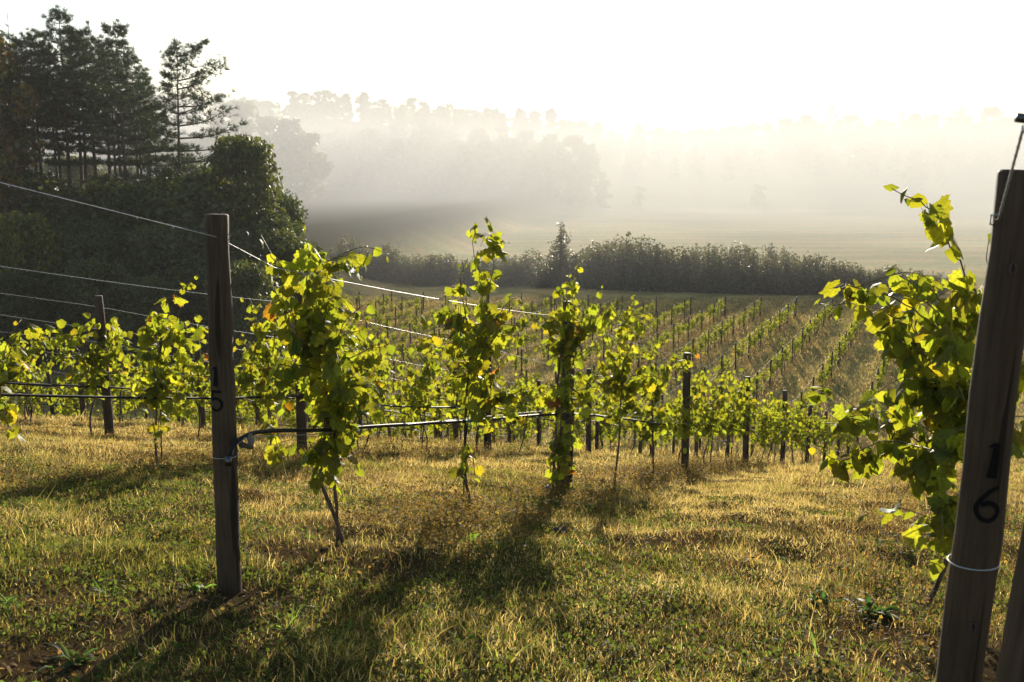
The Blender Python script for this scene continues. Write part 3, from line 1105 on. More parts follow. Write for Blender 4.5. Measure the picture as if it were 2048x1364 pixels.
def gen_vine(seed, detail):
    """detail 2: mid distance, 1: far, 0: very far"""
    rg = np.random.default_rng(seed)
    H = rg.uniform(1.4, 1.75)
    wood = Geo()
    tops = []
    for _ in range(1 if rg.random() < 0.5 else 2):
        x0 = rg.normal(0, 0.04)
        P = [np.array([x0, rg.normal(0, 0.03), -0.08])]
        for zz in (0.25, 0.55, 0.85, 1.1):
            P.append(np.array([x0 + rg.normal(0, 0.06), rg.normal(0, 0.04), zz]))
        Q = spline(P, 0.08 if detail > 1 else 0.2)
        wood.tube(Q, np.linspace(0.014, 0.008, len(Q)) * (1 if detail else 1.5), 6 if detail > 1 else 4, (1, 1, 1), True, 0.1)
        tops.append(P[-1])
    canes = Geo()
    nodes, dirs = [], []
    nc = int(rg.integers(8, 13) if detail == 2 else rg.integers(8, 12))
    for _ in range(nc):
        p0 = tops[int(rg.integers(len(tops)))] + [0, 0, rg.uniform(-0.5, 0.1)]
        dx = rg.normal(0, 0.42)
        up = rg.uniform(0.15, H - 0.9)
        P = [p0, p0 + [dx * 0.4, rg.normal(0, 0.08), up * 0.6], p0 + [dx * 0.8, rg.normal(0, 0.14), up], p0 + [dx * 1.2, rg.normal(0, 0.2), up + rg.uniform(-0.35, 0.2)]]
        Q = spline(P, 0.08 if detail > 1 else 0.2)
        if detail:
            canes.tube(Q, np.linspace(0.005, 0.0025, len(Q)), 4)
        p_, d_, _t = cane_leaves(rg, Q, {2: 30, 1: 25, 0: 13}[detail], 0.12)
        nodes.append(p_)
        dirs.append(d_)
    P = np.concatenate(nodes)
    D = np.concatenate(dirs)
    n = len(P)
    M = leaf_pose(rg, n, D)
    C = leaf_colours(rg, n, 0.05)
    sz = rg.uniform(0.065, 0.118, n) * {2: 1.0, 1: 1.08, 0: 1.35}[detail]
    pv, pt = (KITE_V, KITE_T) if detail > 1 else (CARD_V, CARD_T)
    Vv, Tt, Cc = scatter(pv, pt, P, M, sz, C)
    return wood, canes, (Vv, Tt, Cc)


VAR = {}
for det, cnt_ in ((2, 10), (1, 8), (0, 8)):
    VAR[det] = []
    for s in range(cnt_):
        w_, c_, (Vv, Tt, Cc) = gen_vine(500 + det * 50 + s, det)
        if det:
            VAR[det].append((w_.mesh('trunk', M_VINEWOOD, True), c_.mesh('canes', M_CANE, True), new_mesh('foliage', Vv, Tt, Cc, M_LEAF)))
        else:
            VAR[det].append((w_, (Vv, Tt, Cc)))

ROT = math.atan2(1, ROW_SLOPE)
spots = []
for k in ROWS:
    first = {15: 13.0, 14: 11.15, 13: 10.1}.get(k, 8.0 + (k * 0.77) % 1.42)
    if k < 13:
        first = first % 1.42 + 4
    ys = np.arange(first, far_end(k) - 0.4, 1.445)
    c = 0
    if k == 15:
        c = 5
    if k == 14:
        c = 3
    for yy in ys:
        yy = yy + R.normal(0, 0.07)
        xx = row_x0(k) + ROW_SLOPE * yy
        zz = float(gz(xx, yy))
        u, v = proj(np.array([xx, yy, zz + 1.0]))
        if not (-90 < u < 2120):
            continue
        if k <= 7 and u < 600 and yy > 56:
            continue
        c += 1
        if yy > 30 and R.random() < 0.12:
            continue
        spots.append((yy, xx, zz, k, c))
spots.sort()
far_spots = spots[290:]
for yy, xx, zz, k, c in spots[:290]:
    rg = np.random.default_rng(int(yy * 1000) + k)
    lab = ordinal(c) + ' grapevine in view along ' + row_phrase(k)
    o = vine_root('grapevine', (xx, yy, zz), lab)
    o.rotation_euler = (0, 0, ROT + (math.pi if rg.random() < 0.5 else 0) + rg.normal(0, 0.1))
    s = rg.uniform(0.76, 0.96)
    if yy > 34:
        s *= rg.uniform(0.75, 1.0)
    o.scale = (s * (1.12 if k in (13, 15) else 1.0), s, s)
    det = 2 if yy < 27 else 1
    ms = VAR[det][int(rg.integers(len(VAR[det])))]
    for nm, me in zip(('trunk', 'canes', 'foliage'), ms):
        p_ = link(nm, me, o)
        if nm == 'foliage':
            p_['kind'] = 'stuff'
gw, gl = Geo(), Geo()
for yy, xx, zz, k, c in far_spots:
    rg = np.random.default_rng(int(yy * 1000) + k)
    w_, (Vv, Tt, Cc) = VAR[0][int(rg.integers(len(VAR[0])))]
    s = rg.uniform(0.75, 1.02)
    a = ROT + (math.pi if rg.random() < 0.5 else 0)
    Rm = np.array([[math.cos(a), -math.sin(a), 0], [math.sin(a), math.cos(a), 0], [0, 0, 1]]) * s
    gl.add(Vv @ Rm.T + [xx, yy, zz], Tt, Cc)
    gw.add(np.concatenate(w_.V) @ Rm.T + [xx, yy, zz], np.concatenate(w_.T))
fv = link('distant_vines', None)
tag(fv, 'mass of small distant grapevines filling the far end of the vineyard before the hedge', 'grapevines', kind='stuff')
tag(link('stems', gw.mesh('stems', M_VINEWOOD), fv), kind='stuff')
tag(link('foliage', gl.mesh('foliage', M_LEAF), fv), kind='stuff')
print('vines', len(spots), 'posts', postn)

# ------------------------------------------------------------------ trees and bushes


def crown_cards(rg, lobes, n, size, cols, inner=0.25, droop=0.0):
    """leaf clumps over a set of lobes (cx,cy,cz,rx,rz)"""
    L = np.asarray(lobes, float)
    w = (L[:, 3] ** 2)
    idx = rg.choice(len(L), n, p=w / w.sum())
    d = rg.normal(0, 1, (n, 3))
    d /= np.linalg.norm(d, axis=1)[:, None]
    rad = np.where(rg.random(n) < inner, rg.uniform(0.2, 0.8, n), rg.uniform(0.78, 1.08, n))
    P = L[idx, :3] + d * rad[:, None] * L[idx][:, [3, 3, 4]]
    mid = d * 0.5 + rg.normal(0, 0.6, (n, 3)) + [0, 0, -droop]
    nrm = d + rg.normal(0, 0.5, (n, 3)) + [0, 0, 0.5]
    M = frames(mid, nrm)
    sz = size * rg.uniform(0.55, 1.3, n)
    ci = rg.integers(0, len(cols), n)
    C = np.asarray(cols)[ci] * rg.uniform(0.7, 1.3, (n, 1))
    return scatter(CARD_V - [0, 0.45, 0], CARD_T, P, M, sz, C)


def gen_broadleaf(seed, H, Rr, n, size, cols, low=0.12, pointed=0.0, n_lobes=60):
    rg = np.random.default_rng(seed)
    lobes = []
    for i in range(n_lobes):
        t_ = rg.random() ** 0.85
        zz = low * H + (1 - low) * H * t_
        prof = math.sqrt(max(0.02, 1 - (2 * t_ - 0.85) ** 2 / 1.4))
        if pointed:
            prof = (1 - t_) ** 0.8 + 0.08
        a = rg.uniform(0, 2 * math.pi)
        rr_ = Rr * prof * rg.uniform(0.35, 0.85)
        s = Rr * rg.uniform(0.14, 0.34) * (1 - 0.55 * pointed * t_)
        zz = min(zz, H - s * 0.7)
        lobes.append((rr_ * math.cos(a), rr_ * math.sin(a), zz, s, s * 0.8))
    lobes.append((0, 0, H * 0.5, Rr * 0.55, H * 0.30))
    trunk = Geo()
    P = spline([(0, 0, -0.6), (rg.normal(0, .1), rg.normal(0, .1), H * 0.3), (rg.normal(0, .3), rg.normal(0, .3), H * 0.75)], 0.6)
    trunk.tube(P, np.linspace(0.022 * H, 0.007 * H, len(P)), 8, (1, 1, 1), True, 0.08)
    for l in lobes[:9]:
        i = int(len(P) * rg.uniform(0.3, 0.9))
        Q = spline([P[i], (P[i] + np.array(l[:3])) / 2 + [0, 0, -0.1], l[:3]], 0.6)
        trunk.tube(Q, np.linspace(0.008 * H, 0.002 * H, len(Q)), 5)
    return trunk.mesh('trunk', M_BARK, True), new_mesh('crown', *crown_cards(rg, lobes, n, size, cols), M_BUSH)


def gen_pine(seed, H, start, one_side=0.0, width=1.0):
    """white pine: flat tiers of upswept branches carrying needle tufts"""
    rg = np.random.default_rng(seed)
    trunk = Geo()
    bend = rg.normal(0, 0.012, 2)
    zz = np.linspace(-0.8, H, 16)
    tx = bend[0] * zz + 0.10 * np.sin(zz * 0.25 + seed)
    tyy = bend[1] * zz
    P = np.stack([tx, tyy, zz], 1)
    trunk.tube(P, np.linspace(0.0125 * H, 0.018, 16), 8, (1, 1, 1), True, 0.05)
    tuft_p, tuft_d = [], []
    z = start * H
    while z < H * 0.985:
        t_ = (z / H - start) / (1 - start)
        Lmax = width * (0.9 + 0.165 * H * (1 - t_) ** 0.75 * (0.55 + 0.45 * min(1, t_ * 4)))
        nb = int(rg.integers(4, 7))
        a0 = rg.uniform(0, 6.28)
        for j in range(nb):
            a = a0 + j * 6.28 / nb + rg.normal(0, 0.3)
            L = Lmax * rg.uniform(0.45, 1.1) * (1 + one_side * math.cos(a))
            if L < 0.35:
                continue
            base = np.array([np.interp(z, zz, tx), np.interp(z, zz, tyy), z])
            dirv = np.array([math.cos(a), math.sin(a), 0])
            rise = rg.uniform(-0.06, 0.16) + 0.5 * t_ ** 2
            Q = spline([base, base + dirv * L * 0.5 + [0, 0, L * (rise * 0.35)], base + dirv * L + [0, 0, L * (rise + 0.10)]], 0.3)
            trunk.tube(Q, np.linspace(0.018 + 0.012 * L, 0.008, len(Q)), 4)
            m = int(6 + L * 12)
            s = rg.uniform(0.30, 1.0, m) ** 0.8
            ip = s * (len(Q) - 1)
            pp = np.stack([np.interp(ip, np.arange(len(Q)), Q[:, c]) for c in range(3)], 1)
            side = np.array([-dirv[1], dirv[0], 0])
            off = rg.normal(0, 1, m) * 0.22 * L * (0.25 + 0.75 * np.sin(np.clip(s, 0, 1) * 2.6))
            pp = pp + side * off[:, None] + rg.normal(0, 0.07, (m, 3)) + [0, 0, 0.05]
            dd = dirv * 0.8 + side * np.sign(off)[:, None] * 0.5 + rg.normal(0, 0.3, (m, 3)) + [0, 0, 0.35]
            tuft_p.append(pp)
            tuft_d.append(dd)
        z += rg.uniform(0.7, 1.25) * (H / 24) * (1.15 - 0.5 * t_)
    m = 14
    tuft_p.append(np.array([np.interp(H, zz, tx), 0, 0]) + np.c_[rg.normal(0, .12, m), rg.normal(0, .12, m), H + rg.uniform(-0.9, 0.25, m)])
    tuft_d.append(np.c_[rg.normal(0, .4, m), rg.normal(0, .4, m), np.ones(m)])
    Pp = np.concatenate(tuft_p)
    Dd = np.concatenate(tuft_d)
    n = len(Pp)
    # tuft: five narrow needle sprays fanning out
    tv, tt = [], []
    for j in range(6):
        a = -0.95 + 1.9 * j / 5
        b_ = 0.35 * math.sin(j * 2.4)
        dv = np.array([math.sin(a), math.cos(a), b_])
        sv = np.array([math.cos(a), -math.sin(a), 0]) * 0.085
        o = len(tv)
        tv += [-sv * 0.6, sv * 0.6, dv * 0.62 + sv, dv * 1.0]
        tt += [(o, o + 1, o + 2), (o, o + 2, o + 3)]
    M = frames(Dd, rg.normal(0, 0.5, (n, 3)) + [0, 0, 1])
    cols = np.array([[0.030, 0.052, 0.024], [0.040, 0.060, 0.026], [0.050, 0.068, 0.030]])[rg.integers(0, 3, n)] * rg.uniform(0.75, 1.25, (n, 1))
    Vv, Tt, Cc = scatter(np.array(tv), np.array(tt), Pp, M, rg.uniform(0.30, 0.56, n) * (H / 24) ** 0.5, cols)
    return trunk.mesh('trunk', M_BARK, True), new_mesh('crown', Vv, Tt, Cc, M_NEEDLE)


DKG = [(0.038, 0.058, 0.018), (0.050, 0.072, 0.020), (0.068, 0.084, 0.024)]
MDG = [(0.045, 0.062, 0.020), (0.060, 0.075, 0.022), (0.075, 0.078, 0.024)]
OLV = [(0.065, 0.070, 0.035), (0.080, 0.080, 0.040), (0.055, 0.062, 0.034), (0.10, 0.085, 0.045)]
ORG = [(0.13, 0.07, 0.018), (0.12, 0.085, 0.02), (0.07, 0.07, 0.02), (0.05, 0.06, 0.02)]
YEL = [(0.13, 0.12, 0.02), (0.09, 0.10, 0.02), (0.07, 0.085, 0.02)]


def place_tree(name, meshes, loc, rz, s, label, cat, group=None):
    o = link(name, None, None, loc, (0, 0, rz), s)
    tag(o, label, cat, group)
    for me in meshes:
        p_ = link(me.name.split('.')[0], me, o)
        if p_.name.startswith('crown'):
            p_['kind'] = 'stuff'
    return o


def at_px(px, Y):
    x_ = (px - 1024) / F * Y * 1.0
    return x_, Y, float(gz(x_, Y)) - 0.1


pines = [gen_pine(11, 24, 0.55), gen_pine(12, 24, 0.42, 0.1, 0.85), gen_pine(13, 24, 0.52, 0.0, 0.95), gen_pine(14, 24, 0.62, 0, 0.85), gen_pine(15, 24, 0.44, 0.0, 1.0)]
lone = gen_pine(21, 22, 0.30, 0.62, 1.25)
# (photo x, distance, y of the top in the photo, variant, rz)
PINES = [(18, 97, 60, 1, 0.3), (62, 103, 78, 3, 1.2), (100, 96, 84, 0, 2.2), (128, 112, 110, 3, 5.0), (155, 98, 22, 4, 0.9), (186, 106, 70, 1, 3.3), (212, 100, 50, 2, 4.4), (240, 110, 120, 3, 1.8),
         (266, 96, 48, 4, 5.4), (296, 104, 150, 0, 2.7), (318, 99, 205, 2, 0.4), (40, 114, 130, 0, 3.9), (80, 109, 60, 2, 0.7), (140, 105, 95, 2, 4.0), (172, 112, 60, 0, 5.2), (228, 104, 78, 4, 2.1), (250, 114, 100, 1, 0.2), (282, 111, 110, 4, 3.6), (310, 113, 160, 1, 1.1), (5, 108, 95, 2, 2.8), (-20, 100, 40, 4, 1.0), (-60, 104, 60, 1, 2.0)]
for i, (px_, Y_, top, v_, rz) in enumerate(sorted(PINES)):
    Y_ = Y_ * 0.84
    loc = at_px(px_, Y_)
    H_ = pix(px_, top, Y_)[2] - loc[2]
    where = ordinal(max(1, i - 1)) + ' from the frame edge' if i > 1 else None
    lab = f'tall dark white pine in the left wood, {ordinal(i + 1)} counting rightward from the frame edge'
    place_tree('pine_tree', pines[v_], loc, rz, (H_ / 24 * 0.97, H_ / 24 * 0.97, H_ / 24), lab, 'pine tree', 'pines of the left wood')
loc = at_px(368, 80)
H_ = pix(365, 88, 80)[2] - loc[2]
place_tree('pine_tree', lone, loc, 0.05, H_ / 22, 'lone ragged pine standing apart, long limbs swept to the right, above round trees', 'pine tree')

# bare dead tree
g = Geo()
rg = np.random.default_rng(4)
P = spline([(0, 0, -1), (0.1, 0, 8), (0.0, 0.1, 16), (0.15, 0, 24)], 0.8)
g.tube(P, np.linspace(0.2, 0.012, len(P)), 6)
for i in range(46):
    j = int(rg.uniform(0.55, 0.99) * (len(P) - 1))
    a = rg.uniform(0, 6.28)
    L = rg.uniform(0.5, 1.9) * (1.3 - j / len(P))
    Q = spline([P[j], P[j] + [math.cos(a) * L * .6, math.sin(a) * L * .6, L * .5], P[j] + [math.cos(a) * L, math.sin(a) * L, L * 1.2]], 0.3)
    g.tube(Q, np.linspace(0.03, 0.008, len(Q)), 4)
loc = at_px(50, 86)
dead = link('dead_tree', g.mesh('dead_tree', M_BARK, True), None, loc, None, (pix(50, 18, 86)[2] - loc[2]) / 24)
tag(dead, 'bare leafless dead tree with thin twigs between orange tree and pines', 'tree')

broad = [gen_broadleaf(41, 12, 4.6, 12000, 0.24, MDG), gen_broadleaf(42, 12, 5.2, 12000, 0.24, DKG), gen_broadleaf(43, 10, 4.4, 10000, 0.22, DKG, 0.03), gen_broadleaf(44, 8, 4.4, 9000, 0.20, MDG, 0.0)]
orange = gen_broadleaf(45, 14, 3.6, 9000, 0.24, ORG)
yellow = gen_broadleaf(46, 7, 2.6, 5000, 0.18, YEL, 0.02)


def tree_px(name, meshes, H0, px_, Y_, top, wide, rz, label, cat, group=None):
    loc = at_px(px_, Y_)
    H_ = pix(px_, top, Y_)[2] - loc[2]
    s = H_ / H0
    return place_tree(name, meshes, loc, rz, (s * wide, s * wide, s), label, cat, group)


tree_px('broadleaf_tree', broad[0], 12, 500, 77, 276, 0.70, 0.4, 'big rounded dark tree at the right end of the left wood', 'tree')
tree_px('broadleaf_tree', broad[1], 12, 560, 82, 385, 0.62, 1.9, 'lower rounded tree bulging right from the foot of the big rounded tree', 'tree')
tree_px('broadleaf_tree', broad[1], 12, 425, 80, 330, 0.7, 3.0, 'dark round tree below the lone ragged pine', 'tree')
tree_px('broadleaf_tree', orange, 14, -8, 77, 40, 0.8, 0.0, 'orange-tinged autumn tree on the left frame edge before the pines', 'tree')
tree_px('broadleaf_tree', orange, 14, -10, 73, 270, 0.75, 2.0, 'lower orange and green tree at the left frame edge', 'tree')
tree_px('yellow_shrub', yellow, 7, 45, 67, 425, 0.75, 0.0, 'yellow-leaved shrub at the left edge of the dark thicket', 'shrub')
rg = np.random.default_rng(8)
SH = []
for i in range(15):
    SH.append((-40 + i * 40 + rg.uniform(-10, 10), rg.uniform(75, 83), rg.uniform(335, 425), 2 + i % 2))
for i in range(14):
    SH.append((-30 + i * 41 + rg.uniform(-10, 10), rg.uniform(69, 75), rg.uniform(440, 520), 2 + i % 2))
for i in range(13):
    SH.append((-30 + i * 43 + rg.uniform(-12, 12), rg.uniform(64, 69), rg.uniform(520, 580), 3))
for i, (px_, Y_, top, v_) in enumerate(sorted(SH)):
    tier = 'upper' if top < 432 else ('middle' if top < 521 else 'front')
    nth = 1 + sum(1 for q_ in sorted(SH)[:i] if ('upper' if q_[2] < 432 else ('middle' if q_[2] < 521 else 'front')) == tier)
    if px_ > 470 and tier == 'upper':
        top += 60
    tree_px('shrub', broad[v_], 10 if v_ == 2 else 8, px_, Y_, top, rg.uniform(0.85, 1.15), rg.uniform(0, 6), f'dark shrub in the {tier} tier of the left thicket, {ordinal(nth)} from the frame edge', 'shrub', 'dark thicket below the pines')
# woods behind the pines that close the view
for i in range(12):
    px_ = -60 + i * 40 + rg.uniform(-12, 12)
    tree_px('broadleaf_tree', broad[i % 2], 12, px_, rg.uniform(105, 118), rg.uniform(300, 365), 0.9, rg.uniform(0, 6), f'leafy tree behind the pine trunks, {ordinal(i + 1)} counting rightward', 'tree', 'leafy trees behind the pine trunks')

# hedge across the far end of the vineyard
def gen_bush(seed, H, Rr, n, size, cols, spire_=False):
    """ragged many-stemmed bush"""
    rg = np.random.default_rng(seed)
    lobes = []
    stems = Geo()
    for i in range(46):
        a = rg.uniform(0, 6.28)
        r_ = Rr * (rg.random() if spire_ else math.sqrt(rg.random())) * 0.9
        top = H * (1 - 0.55 * (r_ / Rr) ** 2) * rg.uniform(0.78, 1.0)
        if spire_:
            top = H * max(0.12, 1 - r_ / Rr) * rg.uniform(0.75, 1.0)
        bx_, by_ = r_ * math.cos(a), r_ * math.sin(a)
        stems.tube(np.array([(bx_ * 0.4, by_ * 0.4, -0.4), (bx_ * 0.8, by_ * 0.8, top * 0.5), (bx_, by_, top * 0.97)]), [0.05, 0.03, 0.01], 4)
        for t_ in np.linspace(0.1, 0.92, 5):
            s_ = Rr * rg.uniform(0.13, 0.26) * (1.15 - 0.45 * t_)
            w_ = 0.4 + 0.6 * t_
            lobes.append((bx_ * w_ + rg.normal(0, 0.1), by_ * w_ + rg.normal(0, 0.1), top * t_, s_, s_ * 1.15))
    return stems.mesh('stems', M_BARK, True), new_mesh('crown', *crown_cards(rg, lobes, n, size, cols, 0.45), M_BUSH)


bushes = [gen_bush(61, 5, 2.9, 5200, 0.17, OLV), gen_bush(62, 5, 3.1, 5200, 0.17, OLV), gen_bush(63, 5, 2.7, 4800, 0.17, OLV), gen_bush(65, 5, 3.0, 5000, 0.17, MDG)]
spire = gen_bush(64, 9, 2.9, 6500, 0.17, OLV, True)
HB = [(672, 116, 500), (700, 119, 482), (735, 117, 488), (765, 119, 500), (820, 120, 530), (855, 118, 520), (885, 119, 500), (930, 117, 508), (970, 118, 500), (1010, 117, 497), (1042, 118, 502),
      (1082, 116, 520), (1150, 117, 505), (1185, 115, 495), (1222, 114, 487), (1262, 113, 480), (1300, 113, 482), (1340, 112, 490), (1378, 112, 497), (1415, 111, 499), (1452, 111, 490), (1490, 110, 496),
      (1525, 110, 505), (1562, 109, 515), (1598, 109, 510), (1635, 109, 506), (1672, 108, 516), (1708, 108, 526), (1745, 108, 532), (1785, 108, 540), (1825, 108, 548), (1870, 109, 556), (1925, 110, 560), (1985, 111, 560), (2050, 112, 556),
      (640, 108, 520), (610, 104, 500), (718, 124, 492), (1060, 123, 512), (1205, 122, 484), (1245, 121, 478), (1320, 121, 484), (1395, 120, 494), (1470, 120, 486), (1545, 119, 503), (1615, 118, 505), (990, 124, 496), (792, 121, 515), (800, 125, 505), (835, 124, 512), (870, 124, 508), (1690, 117, 520)]
HB.sort()
for i, (px_, Y_, top) in enumerate(HB):
    rg = np.random.default_rng(i + 300)
    tree_px('hedge_bush', bushes[(i * 3 + i // 4) % 4], 5, px_, Y_, top + rg.uniform(-24, 8), 1.08 if top < 510 else 1.35, rg.uniform(0, 6), f'grey-green bush of the misty hedge, {ordinal(i + 1)} from its left end', 'bush', 'bushes of the hedge behind the vineyard')
tree_px('pointed_tree', spire, 9, 1122, 116, 432, 1.5, 0.3, 'pointed tree rising above the misty hedge', 'tree')

# misty woods on the hills beyond: the ones that stand out, then the mass
mist_trees = [gen_broadleaf(71, 20, 7, 2600, 0.85, MDG, 0.05), gen_broadleaf(72, 20, 6, 2600, 0.85, DKG, 0.05), gen_pine(73, 20, 0.15, 0.0, 1.1)]
rg = np.random.default_rng(77)
FAR = [(545, 300, 235, 0), (590, 295, 238, 1), (625, 290, 268, 0), (480, 280, 205, 0), (565, 340, 208, 2),
       (690, 430, 285, 1), (745, 440, 258, 0), (800, 450, 214, 2), (850, 450, 226, 0), (905, 470, 208, 2), (960, 450, 255, 1), (1006, 440, 236, 2), (1050, 440, 262, 0), (1100, 430, 268, 1), (1140, 420, 272, 0), (1175, 425, 288, 1),
       (1560, 560, 238, 0), (1600, 560, 230, 1), (1648, 540, 213, 2), (1690, 550, 230, 0), (1740, 540, 247, 1), (1785, 530, 224, 2), (1840, 520, 234, 0), (1890, 510, 222, 2), (1905, 515, 216, 2), (1960, 520, 216, 0), (2010, 510, 235, 1), (2040, 515, 225, 2),
       (1870, 470, 270, 2), (1820, 460, 300, 0)]
for i, (px_, Y_, top, v_) in enumerate(sorted(FAR)):
    tree_px('misty_tree', mist_trees[v_], 20, px_, Y_, top, rg.uniform(0.85, 1.1), rg.uniform(0, 6), f'pale tree standing out in the mist, {ordinal(i + 1)} of them counting rightward', 'tree', 'trees standing out in the mist')
lo = [gen_broadleaf(81, 16, 6, 230, 2.3, MDG, 0.0, 0.0, 22), gen_broadleaf(82, 16, 5, 230, 2.3, DKG, 0.0, 0.0, 22), gen_pine(83, 16, 0.15, 0.0, 1.2)]


def raw(me):
    n = len(me.vertices)
    a = np.empty(n * 3, np.float32)
    me.vertices.foreach_get('co', a)
    t_ = np.empty(len(me.loops), np.int32)
    me.loops.foreach_get('vertex_index', t_)
    c = np.empty(n * 4, np.float32)
    me.color_attributes['col'].data.foreach_get('color', c)
    return a.reshape(-1, 3), t_.reshape(-1, 3), c.reshape(-1, 4)[:, :3]


lo_raw = [raw(m[1]) for m in lo[:2]]
g = Geo()
cands = []
for _ in range(150):
    x_ = rg.normal(-45, 42)
    y_ = rg.uniform(405, 500)
    fade = 1 - 0.55 * float(sstep(-5, 60, x_)) - 0.3 * float(sstep(90, 160, -x_))
    cands.append((x_, y_, rg.uniform(0.75, 1.35) * fade))
for _ in range(30):
    cands.append((rg.uniform(30, 130), rg.uniform(520, 600), rg.uniform(0.5, 0.95)))
for _ in range(120):
    x_ = 130 + 290 * rg.random() ** 0.8
    cands.append((x_, rg.uniform(480, 600), rg.uniform(0.6, 1.2)))
for _ in range(300):
    cands.append((rg.uniform(-400, 480), rg.uniform(610, 740), rg.uniform(0.9, 1.2)))
for _ in range(50):
    cands.append((rg.uniform(-150, -66), rg.uniform(280, 380), rg.uniform(0.8, 1.25)))
for x_, y_, s in cands:
    Vv, Tt, Cc = lo_raw[int(rg.integers(2))]
    a = rg.uniform(0, 6.28)
    Rm = np.array([[math.cos(a), -math.sin(a), 0], [math.sin(a), math.cos(a), 0], [0, 0, 1]]) * s
    g.add(Vv @ Rm.T + [x_, y_, float(gz(x_, y_)) - 0.3], Tt, Cc)
wood_ = link('far_woods', g.mesh('far_woods', M_BUSH))
tag(wood_, 'hazy woods on the hills beyond the misty meadow', 'woods', kind='stuff')

# ------------------------------------------------------------------ grass and weeds
STRAW = np.array([[0.39, 0.29, 0.110], [0.45, 0.35, 0.145], [0.33, 0.23, 0.078], [0.47, 0.385, 0.185], [0.33, 0.285, 0.088]])
GREEN = np.array([[0.11, 0.125, 0.025], [0.16, 0.16, 0.032], [0.085, 0.105, 0.024], [0.20, 0.18, 0.04]])
BROWN = np.array([[0.14, 0.085, 0.04], [0.11, 0.07, 0.04], [0.17, 0.10, 0.045]])


def grass_points(rg, y0, y1, dens, wide=1.2):
    area = (0.58 * (y1 ** 2 - y0 ** 2) + 2 * wide * (y1 - y0))
    n = int(area * dens)
    t_ = rg.random(int(n * 1.02))
    # width grows with y
    ys = np.sqrt(y0 ** 2 + t_ * (y1 ** 2 - y0 ** 2))
    xs = rg.uniform(-1, 1, len(ys)) * (0.58 * ys + wide)
    return xs, ys


def green_amount(x, y):
    g_ = 0.25 + 0.75 * sstep(0.42, 0.72, vnoise(x, y, 0.9, 31) * 0.6 + vnoise(x, y, 3.1, 32) * 0.4)
    near = 1 - sstep(4.2, 6.5, y + (vnoise(x, y, 1.3, 33) - 0.5) * 2)
    left = (1 - sstep(4.6, 6.5, y)) * (1 - sstep(-1.2, 0.6, x))
    return np.clip(0.62 * g_ ** 1.5 + 0.30 * near + 0.2 * left, 0.05, 0.88)


def blades(rg, xs, ys, length, width, segs=2, lean=0.85):
    n = len(xs)
    keep = rg.random(n) > np.clip(bare(xs, ys) * 0.95, 0, 0.93)
    # thin, patchy growth
    patch = vnoise(xs, ys, 0.17, 41) * 0.55 + vnoise(xs, ys, 0.5, 42) * 0.45
    keep &= rg.random(n) < 0.55 + 1.2 * patch
    xs, ys, patch = xs[keep], ys[keep], patch[keep]
    n = len(xs)
    zs = gz(xs, ys)
    u = rg.random(n)
    ga = green_amount(xs, ys)
    C = STRAW[rg.integers(0, len(STRAW), n)]
    gm = u < ga
    C = np.where(gm[:, None], GREEN[rg.integers(0, len(GREEN), n)], C)
    rd = np.abs(row_dist(xs, ys))
    brn = sstep(0.5, 0.75, vnoise(xs, ys, 0.6, 36) * 0.6 + vnoise(xs, ys, 0.22, 37) * 0.4)
    bm_ = (rg.random(n) < 0.08 + 0.45 * (1 - sstep(0.3, 0.8, rd)) + 0.5 * brn) & ~gm
    C = np.where(bm_[:, None], BROWN[rg.integers(0, len(BROWN), n)], C)
    C = C * rg.uniform(0.65, 1.3, (n, 1))
    tuss = sstep(0.35, 0.85, vnoise(xs, ys, 0.13, 43) * 0.5 + vnoise(xs, ys, 0.34, 44) * 0.5)
    L = length * rg.uniform(0.4, 1.3, n) * (0.6 + 0.95 * tuss) * (1 + 1.2 * (rg.random(n) < 0.025))
    a = rg.uniform(0, 2 * math.pi, n)
    ln = np.abs(rg.normal(0, lean, n)).clip(0, 1.45)
    d = np.stack([np.cos(a) * np.sin(ln), np.sin(a) * np.sin(ln), np.cos(ln)], 1)
    d2 = d + np.stack([np.cos(a), np.sin(a), -0.5 * np.ones(n)], 1) * rg.uniform(0.1, 0.8, (n, 1))
    d2 /= np.linalg.norm(d2, axis=1)[:, None]
    side_a = rg.uniform(0, 2 * math.pi, n)
    sd = np.stack([np.cos(side_a), np.sin(side_a), np.zeros(n)], 1) * (width * rg.uniform(0.6, 1.3, n) * 0.5)[:, None]
    B = np.stack([xs, ys, zs - 0.004], 1)
    mid = B + d * (L * 0.55)[:, None]
    tip = mid + d2 * (L * 0.45)[:, None]
    if segs == 2:
        V_ = np.stack([B - sd, B + sd, mid + sd * 0.8, mid - sd * 0.8, tip], 1).reshape(-1, 3)
        o = (np.arange(n) * 5)[:, None, None]
        T_ = (np.array([(0, 1, 2), (0, 2, 3), (3, 2, 4)])[None] + o).reshape(-1, 3)
        m = 5
    else:
        V_ = np.stack([B - sd, B + sd, tip], 1).reshape(-1, 3)
        T_ = (np.array([(0, 1, 2)])[None] + (np.arange(n) * 3)[:, None, None]).reshape(-1, 3)
        m = 3
    return V_, T_, np.repeat(C, m, axis=0)


